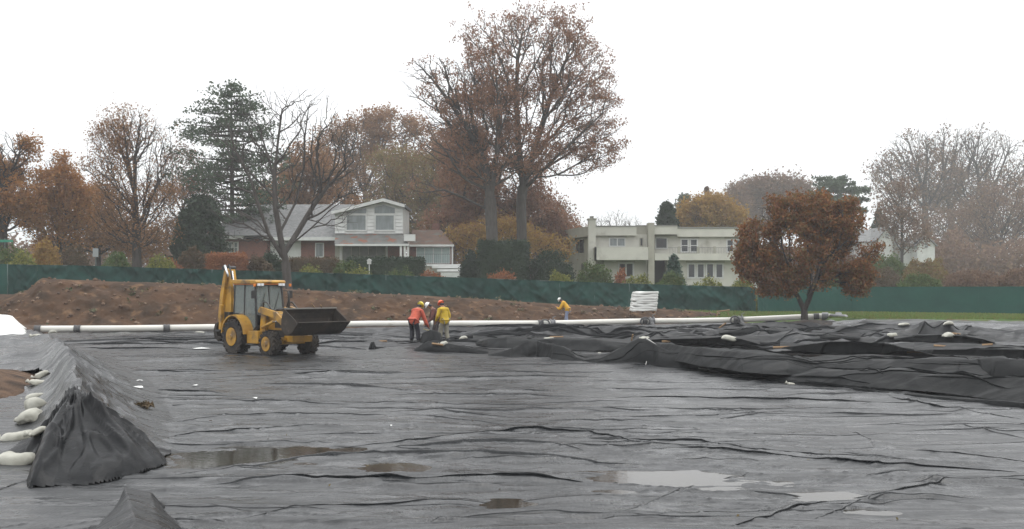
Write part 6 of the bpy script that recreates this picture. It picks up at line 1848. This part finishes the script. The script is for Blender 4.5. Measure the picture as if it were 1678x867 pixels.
M_skin = mat('skin', (.30,.16,.10), .6, spec=.3)
M_boot = mat('rubber_boot', (.02,.02,.02), .5)
def cloth(name, c, c2): return mat(name, c, .6, c2, 6, 4, .3, .01, 14)
C_orange = cloth('orange_raincoat', (.50,.095,.05), (.38,.07,.04)); C_yellow = cloth('yellow_raincoat', (.55,.38,.02), (.42,.28,.02))
C_gold = cloth('golden_raincoat', (.60,.34,.02), (.46,.25,.02)); C_brown = cloth('maroon_raincoat', (.13,.045,.035), (.08,.03,.025))
C_navy = cloth('navy_trousers', (.014,.014,.02), (.02,.02,.028)); C_khaki = cloth('khaki_trousers', (.27,.25,.19), (.20,.19,.15))
C_jeans = cloth('pale_jeans', (.22,.26,.36), (.16,.19,.28)); C_dark = cloth('dark_trousers', (.05,.04,.04), (.035,.03,.03))
H = {c: mat(c + '_helmet', v, .3, spec=.5) for c, v in dict(yellow=(.75,.62,.06), orange=(.80,.13,.04), white=(.80,.80,.78), ).items()}

def person(label, loc, rz, lean, hands, elbows, jacket, trousers, hat, stance=((-.12, -.02), (.12, .08)), head_down=.5, sit=False, scale=1.0, knee=.03, coat=.28):
    """local frame: x right, y forward, z up. hands/elbows are offsets in metres from the feet origin (left, right)"""
    root = empty('person', loc, label, 'person', None, rz); root.scale = (scale,) * 3
    V = Vector
    hipz = .93 if not sit else .50
    dirt = V((0, math.sin(lean), math.cos(lean)))
    hip = V((0, -.10 * math.sin(lean), hipz))
    waist = hip + dirt * .16; chest = hip + dirt * .40; nb = hip + dirt * .53
    hd = V((0, math.sin(min(lean + head_down, 2.2)), math.cos(min(lean + head_down, 2.2))))
    neck = nb + (dirt + hd).normalized() * .07; headb = neck + hd * .07; headt = headb + hd * .13
    sh = [nb + V((s * .19, 0, -.02)) - dirt * .05 for s in (-1, 1)]
    hips = [hip + V((s * .10, 0, -.03)) for s in (-1, 1)]
    if sit:
        knees = [V((s * .16, .45, hipz + .02)) for s in (-1, 1)]; ank = [V((s * .16, .50, .08)) for s in (-1, 1)]
    else:
        ank = [V((stance[i][0], stance[i][1], .09)) for i in (0, 1)]
        knees = [(hips[i] + ank[i]) / 2 + V((0, knee + .03, .01)) for i in (0, 1)]
    toes = [a + V((.02 * s, .17, -.05)) for a, s in zip(ank, (-1, 1))]
    vs = [hip, waist, chest, nb, neck, headb, headt]; ed = [(0,1),(1,2),(2,3),(3,4),(4,5),(5,6)]
    rd = [(.135,.11),(.13,.10),(.155,.105),(.11,.08),(.055,.055),(.082,.095),(.080,.09)]
    def add(p, r, par): vs.append(p); rd.append(r); ed.append((par, len(vs) - 1)); return len(vs) - 1
    # face: nose and chin, ears
    f = (V((0, 1, 0)) - hd * V((0, 1, 0)).dot(hd)).normalized() if abs(hd.y) < .98 else V((0, 0, -1))
    if hd.y > .5: f = V((0, hd.z, -hd.y))
    nose = add(headb + f * .095 + hd * .045, .012, 5)
    hinfo = []
    for i, s in enumerate((-1, 1)):
        a = add(sh[i], .062, 3); b = add(V(elbows[i]), .045, a); w = V(hands[i]); c = add(b_ := w + (V(elbows[i]) - w).normalized() * .0, .030, b)
        d = (w - V(elbows[i])).normalized(); palm = add(w + d * .055, (.040, .018), c)
        side = d.cross(V((0, 0, 1)));  side = side.normalized() if side.length > .1 else V((1, 0, 0))
        curl = side.cross(d).normalized() * -1
        for k in range(4):
            o_ = side * (.026 - .018 * k); Ln = [.07, .08, .075, .058][k]
            f1 = add(w + d * .095 + o_, .0095, palm); f2 = add(w + d * (.095 + Ln * .5) + o_ + curl * .012, .0085, f1); add(w + d * (.095 + Ln * .85) + o_ + curl * .035, .0075, f2)
        th = add(w + d * .05 + side * .045 * (-s) , .011, palm); add(w + d * .09 + side * .058 * (-s) + curl * .02, .0095, th)
        h = add(hips[i], .085, 0); k_ = add(knees[i], .055, h); an = add(ank[i], .040, k_); add(toes[i], .035, an)
    skin('body', vs, ed, rd, M_skin, root, 1)
    # jacket
    hem = hip - dirt * .04 + V((0, 0, -coat * .60)); vs2 = [waist, chest, nb + dirt * .02, hip, hem]; ed2 = [(0,1),(1,2),(0,3),(3,4)]
    rd2 = [(.20,.165),(.215,.17),(.15,.12),(.22,.18),(.235,.19)]
    for i in (0, 1):
        s_ = (-1, 1)[i]
        vs2.append(sh[i]); rd2.append(.095); ed2.append((2, len(vs2)-1)); vs2.append(V(elbows[i])); rd2.append(.075); ed2.append((len(vs2)-2, len(vs2)-1))
        w = V(hands[i]); vs2.append(w.lerp(V(elbows[i]), .12)); rd2.append(.052); ed2.append((len(vs2)-2, len(vs2)-1))
    vs2.append(neck - hd * .02); rd2.append(.085); ed2.append((2, len(vs2)-1))
    skin('jacket', vs2, ed2, rd2, jacket, root, 2)
    vs3 = [hip]; ed3 = []; rd3 = [(.165,.14)]
    for i in (0, 1):
        for p, r, par in ((hips[i], .118, 0), (knees[i], .098, None), (ank[i] + V((0, 0, .04)), .088, None)):
            vs3.append(p); rd3.append(r); ed3.append((0 if par == 0 else len(vs3) - 2, len(vs3) - 1))
    skin('trousers', vs3, ed3, rd3, trousers, root, 2)
    for i in (0, 1):
        mb = MB(); a, t = ank[i], toes[i]
        mb.tube([a + V((0, 0, .10)), a + V((0, 0, .02)), a + V((0, -.02, -.05))], [.062, .06, .052], 10)
        mb.tube([a + V((0, -.05, -.05)), a + V((0, .06, -.045)), t + V((0, .03, -.005))], [.045, .05, .035], 10)
        mb.build('boot', M_boot, root, smooth=True)
    # hard hat: shell, brim
    side = V((1, 0, 0)); q = Matrix((side, f, hd)).transposed()
    c = headt - hd * .005
    mb = MB(); prof = [(.118, 0), (.118, .03), (.105, .075), (.075, .11), (.03, .128), (.001, .130)]
    mb.lathe(prof, c, hd, 18); ho = mb.build('hard_hat', hat, root, smooth=True)
    pts = []
    mb = MB(); n = 20
    rim = [c + (side * math.cos(t) * .135 + f * (math.sin(t) * .155 + .012)) for t in np.linspace(0, 2*math.pi, n, endpoint=False)]
    inn = [c + (side * math.cos(t) * .105 + f * (math.sin(t) * .108)) for t in np.linspace(0, 2*math.pi, n, endpoint=False)]
    mb.add(rim + inn + [p + hd * .012 for p in rim] + [p + hd * .012 for p in inn], [(i, (i+1) % n, n+(i+1) % n, n+i) for i in range(n)] + [(2*n+i, 3*n+i, 3*n+(i+1) % n, 2*n+(i+1) % n) for i in range(n)] + [(i, 2*n+i, 2*n+(i+1) % n, (i+1) % n) for i in range(n)])
    mb.build('hat_brim', hat, ho)
    # hood bulge or hair at the nape
    MB().ball(headb - f * .03 + hd * .02, .088, .085, .07, 10, 7).build('hair', C_navy, root, smooth=True)
    return root

def pl(px, py, Z): return tuple(W(px, py, Z))
# facing: rz=0 looks away from the camera (+Y); -90 degrees looks to the right, +90 to the left
person('worker in orange raincoat, dark trousers and yellow helmet bending away over the sheets', pl(679, 564, 43.6), R(-28), .62,
       [(-.22, .50, .62), (.26, .62, .66)], [(-.30, .28, .78), (.34, .34, .80)], C_orange, C_navy, H['yellow'], ((-.14, 0), (.16, .05)), .25, scale=1.04)
person('worker in yellow raincoat, khaki trousers and orange helmet standing with back turned', pl(728, 561, 45), R(38), .20,
       [(-.24, .30, .86), (.24, .26, .84)], [(-.30, .06, 1.08), (.30, .02, 1.08)], C_yellow, C_khaki, H['orange'], ((-.12, .12), (.13, -.08)), .55, scale=1.0)
person('worker in maroon raincoat and white helmet half hidden by the yellow coated worker', pl(715, 558.5, 47), R(100), .42,
       [(-.2, .44, .80), (.22, .46, .78)], [(-.28, .22, .98), (.28, .24, .98)], C_brown, C_dark, H['white'], ((-.12, 0), (.13, .10)), .55, scale=1.0)
person('worker in golden raincoat, pale jeans and white helmet stooping beyond the pipeline', pl(929, 531.5, 65.5), R(72), .60,
       [(-.12, .62, 1.06), (.16, .60, 1.02)], [(-.26, .40, .92), (.26, .42, .92)], C_gold, C_jeans, H['white'], ((-.12, -.05), (.12, .10)), .45, scale=1.0)
# ------------------------------------------------------------------ backhoe loader
Y_ = mat('loader_yellow', (.50,.27,.026), .42, (.34,.18,.03), 2.2, 6, .45, .003, 20, col3=(.085,.060,.038), scale3=2.6, lo3=.50, hi3=.70)
K_ = mat('loader_black', (.020,.021,.022), .5, (.035,.034,.032), 3, 4, .4)
BK = mat('worn_bucket_steel', (.026,.023,.021), .7, (.050,.040,.031), 2.2, 6, .2, .006, 16, col3=(.10,.085,.07), scale3=5, lo3=.6, hi3=.8)
TY = mat('tyre_rubber', (.016,.015,.015), .8, (.060,.050,.040), 3, 5, .3, .006, 30)
CHR = mat('hydraulic_rod', (.65,.66,.67), .2, metal=.9)
HL = mat('lamp_glass', (.75,.78,.80), .15)
def cab_glass():
    m = bpy.data.materials.new('cab_glass'); m.use_nodes = True
    n, l = m.node_tree.nodes, m.node_tree.links; b = n['Principled BSDF']
    b.inputs['Base Color'].default_value = (.42, .46, .45, 1); b.inputs['Roughness'].default_value = .08
    t = n.new('ShaderNodeBsdfTransparent'); t.inputs[0].default_value = (.62, .70, .68, 1)
    mx = n.new('ShaderNodeMixShader'); mx.inputs[0].default_value = .30
    l.new(t.outputs[0], mx.inputs[1]); l.new(b.outputs[0], mx.inputs[2]); l.new(mx.outputs[0], n['Material Output'].inputs['Surface'])
    return m
GL = cab_glass()
def loader():
    p = (-9.12, 38.1)
    root = empty('backhoe_loader', (p[0], p[1], 0.0), 'yellow backhoe loader with raised black front bucket parked on the liner', 'loader', None, R(-43))
    root.scale = (.97,) * 3
    # local frame: x forward, y to the left, z up; rear axle at x=0, front axle at x=2.05
    def B(nm, mb, m, par=None, sm=False, bev=.012): return mb.build(nm, m, par or root, smooth=sm, bevel=bev)
    def wheel(x, y, r, w, rr, lugs):
        s = 1 if y > 0 else -1
        we = empty('wheel', (x, y, r)); we.parent = root
        prof = [(rr, -w/2*.8), (rr + .04, -w/2), (r * .86, -w/2), (r * .965, -w*.40), (r * .985, 0), (r * .965, w*.40), (r * .86, w/2), (rr + .04, w/2), (rr, w/2*.8)]
        t = MB().lathe(prof, (0, 0, 0), (0, 1, 0), 36).build('tyre', TY, we, smooth=False)
        tr = MB()
        for k in range(lugs):
            for side in (-1, 1):
                a = 2 * math.pi * (k + (.5 if side > 0 else 0)) / lugs
                M = Matrix.Rotation(a, 4, 'Y') @ Matrix.Translation((0, side * w * .23, r * .975)) @ Matrix.Rotation(side * R(38), 4, 'Z')
                tr.box(-.035, .035, -w * .30, w * .30, -.035, .035, M)
                M = Matrix.Rotation(a, 4, 'Y') @ Matrix.Translation((0, side * w * .47, r * .91)); tr.box(-.045, .045, -.02, .02, -.07, .05, M)
        tr.build('tread_lugs', TY, we)
        rim = MB().lathe([(.09, -.02), (rr * .42, -.02), (rr * .50, -.07), (rr * .82, -.10), (rr * .9, .02), (rr, .06), (rr + .012, .08)] if s > 0 else [(.09, .02), (rr * .42, .02), (rr * .50, .07), (rr * .82, .10), (rr * .9, -.02), (rr, -.06), (rr + .012, -.08)], (0, s * (w / 2 - .06), 0), (0, 1, 0), 28).build('rim', Y_, we, smooth=False)
        h = MB().lathe([(.11, -.12), (.11, .10), (.07, .13)] if s > 0 else [(.07, -.13), (.11, -.10), (.11, .12)], (0, s * (w / 2 - .08), 0), (0, 1, 0), 14)
        for k in range(8):
            a = 2 * math.pi * k / 8; h.lathe([(.016, -.02 * 1), (.016, .02)], (math.cos(a) * rr * .34, s * (w / 2 - .035), math.sin(a) * rr * .34), (0, 1, 0), 6)
        h.build('hub', Y_, we)
    for s in (-1, 1): wheel(0, s * .82, .63, .46, .32, 18); wheel(2.05, s * .80, .44, .34, .245, 15)
    # frame and axles
    B('chassis', MB().box(-.95, 2.75, -.30, .30, .55, .90), K_)
    B('front_axle', MB().prism([(-.62, .40), (.62, .40), (.62, .52), (.25, .62), (-.25, .62), (-.62, .52)], 1.95, 2.15, 'x'), Y_)
    B('front_bumper', MB().box(2.35, 2.85, -.42, .42, .50, .72).box(2.3, 2.5, -.62, .62, .56, .66), Y_)
    B('rear_axle', MB().lathe([(.13, -.62), (.17, -.3), (.17, .3), (.13, .62)], (0, 0, .63), (0, 1, 0), 14), K_)
    # bonnet
    B('bonnet', MB().prism([(.92, .90), (2.72, .90), (2.78, 1.18), (2.62, 1.30), (.92, 1.56)], -.38, .38, 'y'), Y_)
    B('grille', MB().box(2.74, 2.80, -.30, .30, .92, 1.14), K_)
    for s in (-1, 1):
        B('side_vent', MB().box(1.75, 2.45, s * .385 - .01, s * .385 + .01, .98, 1.20), K_, bev=0)
        # fenders arched over the rear wheels
        arc = [(math.cos(t) * .76, .63 + math.sin(t) * .80) for t in np.linspace(R(8), R(172), 14)]
        inn = [(q[0] * .93, .63 + (q[1] - .63) * .93) for q in arc]
        mb = MB(); mb.prism(arc + inn[::-1], s * .56, s * 1.02); B('rear_fender', mb, Y_, bev=0)
        B('fender_side', MB().prism(arc + [(-.70, .75), (-.45, 1.02), (0, 1.15), (.45, 1.02), (.70, .75)], s * .56, s * .60), Y_, bev=0)
        B('battery_box', MB().box(.72, 1.42, s * .56, s * .88, .42, .86), Y_)
        B('step', MB().box(.80, 1.30, s * .60, s * 1.0, .36, .41), K_)
        # loader arms: tower, bent arm, lift ram
        B('loader_tower', MB().prism([(1.02, .80), (1.38, .80), (1.30, 1.66), (1.12, 1.70)], s * .42, s * .54), Y_)
        B('loader_arm', MB().prism([(1.10, 1.56), (1.25, 1.72), (2.20, 1.55), (3.05, 1.05), (3.10, .86), (2.92, .86), (2.12, 1.32), (1.18, 1.50)], s * .56, s * .68), Y_)
        mb = MB().tube([(1.3, s * .62, .98), (1.95, s * .62, 1.20)], .055, 10); B('lift_cylinder', mb, Y_, sm=True, bev=0)
        mb = MB().tube([(1.9, s * .62, 1.18), (2.5, s * .62, 1.28)], .03, 8); B('lift_rod', mb, CHR, sm=True, bev=0)
        mb = MB().tube([(2.0, s * .46, 1.62), (2.65, s * .46, 1.66)], .05, 10); B('tilt_cylinder', mb, K_, sm=True, bev=0)
        mb = MB().tube([(2.6, s * .46, 1.66), (3.1, s * .46, 1.50)], .028, 8); B('tilt_rod', mb, CHR, sm=True, bev=0)
        B('hydraulic_hose', MB().tube([(1.15, s * .5, 1.60), (1.25, s * .52, 1.90), (1.5, s * .54, 1.86), (1.8, s * .55, 1.62), (2.0, s * .52, 1.60)], .03, 8), K_, sm=True, bev=0)
    B('cross_tube', MB().tube([(2.55, -.56, 1.30), (2.55, .56, 1.30)], .07, 10), Y_, sm=True, bev=0)
    B('exhaust', MB().tube([(1.60, .30, 1.4), (1.60, .30, 2.15), (1.55, .30, 2.25)], .04, 10), K_, sm=True, bev=0)
    # front bucket: curved shell, side plates, lip with teeth
    bo = empty('front_bucket', (3.12, 0, .84)); bo.parent = root
    out = [(.92, .30), (.70, .08), (.45, -.06), (.20, -.07), (.04, .05), (-.02, .25), (.0, .50), (.08, .70), (.20, .84)]
    inn = [(.92, .33), (.70, .12), (.45, -.01), (.22, -.02), (.08, .08), (.03, .26), (.05, .49), (.12, .68), (.22, .82)]
    MB().prism(out + inn[::-1], -1.06, 1.06, 'y').build('bucket_shell', BK, bo)
    for s in (-1, 1):
        MB().prism([(.90, .31), (.70, .10), (.45, -.04), (.20, -.05), (.05, .06), (0, .25), (.02, .50), (.10, .70), (.20, .83), (.40, .70), (.80, .46)], s * 1.062, s * 1.09, 'y').build('side_plate', BK, bo)
    MB().box(.78, .98, -1.20, 1.20, .275, .315, Matrix.Rotation(R(-38), 4, 'Y') @ Matrix.Translation((-.17, 0, .46))).build('cutting_edge', BK, bo) if False else MB().prism([(.86, .25), (1.02, .38), (1.0, .41), (.84, .28)], -1.09, 1.09).build('cutting_edge', BK, bo)
    MB().box(.17, .27, -1.07, 1.07, .825, .865).build('top_rail', mat('worn_edge_steel', (.22,.21,.19), .5, metal=.3), bo)
    for k in range(4): MB().prism([(-.18, .02), (.03, -.02), (.0, .62), (-.10, .60)], -.66 + k * .42, -.62 + k * .42).build('hanger_plate', BK, bo)
    # debris in the bucket
    MB().tube([(.1, .3, .80), (.25, .0, 1.0)], .03, 5).tube([(.12, .55, .82), (.3, .35, .95)], .025, 5).build('carried_timber', M_wood, bo)
    # cab
    cx0, cx1, w = -.55, .82, .60; zb, zt = 1.0, 2.54
    fr = MB()
    def pil(x, y, x2, y2, a=zb, b=zt, t=.045): fr.tube([(x, y, a), (x2, y2, b)], t, 6)
    for s in (-1, 1):
        pil(cx1 + .10, s * w, cx1 - .06, s * (w - .05)); pil(cx0, s * w, cx0 + .02, s * (w - .05)); pil(.15, s * w, .12, s * (w - .05))
        fr.tube([(cx1 + .10, s * w, zb), (.42, s * w, .62), (.3, s * w, .62)], .04, 6)
    fr.tube([(cx1 + .02, 0, 1.5), (cx1 - .06, 0, zt)], .035, 6)
    fr.tube([(cx1 + .07, -w, 1.42), (cx1 + .07, w, 1.42)], .035, 6); fr.tube([(cx1 - .04, -w + .04, zt - .03), (cx1 - .04, w - .04, zt - .03)], .04, 6)
    fr.tube([(cx0, -w, 1.55), (cx0, w, 1.55)], .035, 6)
    B('cab_frame', fr, K_, bev=0)
    B('cab_floor', MB().box(cx0, cx1 + .05, -w + .02, w - .02, .86, 1.02), K_)
    B('dashboard', MB().prism([(.78, 1.02), (cx1 + .02, 1.02), (cx1 + .04, 1.44), (.84, 1.48)], -.30, .30), K_)
    for s in (-1, 1): B('lower_door', MB().box(.16, cx1 + .05, s * w - .012, s * w + .012, .72, 1.45), GL, bev=0)
    def quad(nm, pts): o = MB().add(pts, [(0, 1, 2, 3)]); o = o.build(nm, GL, root); so = o.modifiers.new('s', 'SOLIDIFY'); so.thickness = .006; return o
    for s in (-1, 0):
        y0, y1 = (-w + .04, -.03) if s else (.03, w - .04)
        quad('windscreen', [(cx1 + .075, y0, 1.45), (cx1 + .075, y1, 1.45), (cx1 - .05, y1, zt - .05), (cx1 - .05, y0, zt - .05)])
    for s in (-1, 1):
        quad('side_window', [(.18, s * w, 1.46), (cx1 + .06, s * w, 1.46), (cx1 - .06, s * (w - .04), zt - .05), (.15, s * (w - .04), zt - .05)])
        quad('rear_side_window', [(cx0 + .04, s * w, 1.46), (.12, s * w, 1.46), (.10, s * (w - .04), zt - .05), (cx0 + .04, s * (w - .04), zt - .05)])
    quad('rear_window', [(cx0, -w + .04, 1.57), (cx0, w - .04, 1.57), (cx0 + .02, w - .08, zt - .05), (cx0 + .02, -w + .08, zt - .05)])
    B('roof', MB().prism([(-.62, 2.54), (.90, 2.54), (.94, 2.60), (.88, 2.67), (-.58, 2.69), (-.64, 2.60)], -.64, .64), Y_, bev=.02)
    B('roof_lining', MB().box(-.58, .90, -.61, .61, 2.50, 2.537), mat('orange_roof_edge', (.42,.13,.03), .5))
    for y in (-.52, -.38, .38, .52):
        B('work_light', MB().box(.905, .975, y - .055, y + .055, 2.46, 2.55), HL, bev=.01)
    B('seat', MB().box(-.35, .12, -.24, .24, 1.02, 1.34).box(-.42, -.28, -.24, .24, 1.34, 1.95), K_, bev=.04)
    B('steering_wheel', MB().lathe([(.17, -.012), (.2, -.012), (.2, .012), (.17, .012)], (.55, 0, 1.62), (-.5, 0, .85), 20), K_, bev=0)
    B('steering_column', MB().tube([(.8, 0, 1.3), (.55, 0, 1.62)], .04, 8), K_, bev=0)
    for s in (-1, 1):
        B('mirror_arm', MB().tube([(cx1 + .02, s * w, 2.3), (cx1 + .20, s * (w + .2), 2.25)], .015, 6), K_, bev=0)
        B('mirror', MB().box(cx1 + .17, cx1 + .20, s * (w + .2) - .08, s * (w + .2) + .08, 2.02, 2.30), K_)
    B('wiper', MB().tube([(cx1 + .09, .12, 1.46), (cx1 + .02, .42, 2.25)], .012, 5).tube([(cx1 + .09, -.5, 1.46), (cx1 + .02, -.18, 2.2)], .012, 5), K_, bev=0)
    # backhoe end
    B('swing_frame', MB().box(-1.15, -.85, -.75, .75, .50, .95).box(-1.35, -1.10, -.22, .22, .60, 1.15), K_)
    B('boom', MB().prism([(-1.45, .85), (-1.20, .85), (-1.12, 1.35), (-1.10, 2.0), (-1.18, 2.65), (-1.30, 3.12), (-1.48, 3.10), (-1.56, 2.5), (-1.56, 1.5)], -.15, .15), Y_)
    B('boom_ram', MB().tube([(-1.30, 0, 1.0), (-1.08, 0, 2.0)], .07, 10), Y_, sm=True, bev=0)
    B('boom_rod', MB().tube([(-1.06, 0, 2.05), (-1.26, 0, 3.02)], .035, 8), CHR, sm=True, bev=0)
    B('stick', MB().prism([(-1.35, 3.18), (-1.22, 3.06), (-1.50, 1.9), (-1.66, 1.05), (-1.80, 1.02), (-1.84, 1.2), (-1.66, 2.2)], -.26, -.13), Y_)
    B('stick_ram', MB().tube([(-1.28, -.30, 3.22), (-1.0, -.32, 2.80)], .045, 10), CHR, sm=True, bev=0)
    B('boom_hose', MB().tube([(-1.32, -.16, 3.15), (-1.15, -.2, 3.25), (-1.0, -.22, 2.95), (-.86, -.25, 2.72)], .03, 8).tube([(-1.2, .1, 1.1), (-1.0, .12, 1.6), (-1.12, .14, 2.2)], .028, 8), K_, sm=True, bev=0)
    B('boom_top_pin', MB().lathe([(.08, -.34), (.08, .2)], (-1.36, 0, 3.12), (0, 1, 0), 12), K_)
    hb_ = [(-1.32, 1.15), (-1.62, 1.08), (-1.74, .82), (-1.66, .52), (-1.42, .42), (-1.20, .54), (-1.30, .62), (-1.45, .60), (-1.58, .78), (-1.50, .95)]
    B('rear_bucket', MB().prism(hb_, -.50, .05), BK)
    for nm in ('swing_frame', 'boom', 'boom_ram', 'boom_rod', 'stick', 'stick_ram', 'boom_hose', 'boom_top_pin', 'rear_bucket'):
        bpy.data.objects[nm].location = (.22, -.36, 0) if nm != 'swing_frame' else (0, 0, 0)
    for s in (-1, 1):
        B('stabiliser_leg', MB().prism([(-1.16, .85), (-1.0, .85), (-.98, 1.75), (-1.12, 1.78)], s * .72, s * .86), Y_)
        B('stabiliser_pad', MB().box(-1.25, -.90, s * .60, s * .98, .78, .84), K_)
        B('tail_panel', MB().box(-1.0, -.66, s * .30, s * .72, 1.0, 1.5), K_)
        B('headlight', MB().lathe([(.07, -.03), (.075, .03)], (2.80, s * .24, 1.22), (1, 0, 0), 14), HL, bev=0)
        B('indicator_lamp', MB().box(1.0, 1.06, s * .72, s * .80, 2.44, 2.54), mat('amber_lens', (.7,.2,.02), .3))
    # driver
    M = Matrix.Translation(root.location) @ Matrix.Rotation(R(-43), 4, 'Z')
    q = M @ Vector((-.12, 0, .88))
    person('driver in dark clothes and white helmet seated inside the loader cab', tuple(q), R(-43) - R(90), .12,
           [(-.15, .52, .82), (.15, .52, .82)], [(-.27, .22, .78), (.27, .22, .78)], C_brown, C_navy, H['white'], sit=True, head_down=.2, scale=.92)
loader()
# ------------------------------------------------------------------ damp air
hb = MB().box(-420, 420, -60, 700, -1.6, 44).build('haze')
hm = bpy.data.materials.new('damp_air'); hm.use_nodes = True
hn, hl = hm.node_tree.nodes, hm.node_tree.links
hn.remove(hn['Principled BSDF'])
pv = hn.new('ShaderNodeVolumePrincipled')
pv.inputs['Color'].default_value = (.97, .98, 1.0, 1)
pv.inputs['Density'].default_value = HAZE
pv.inputs['Anisotropy'].default_value = 0.0
hl.new(pv.outputs[0], hn['Material Output'].inputs['Volume'])
hb.data.materials.append(hm)
tag(hb, kind='stuff')
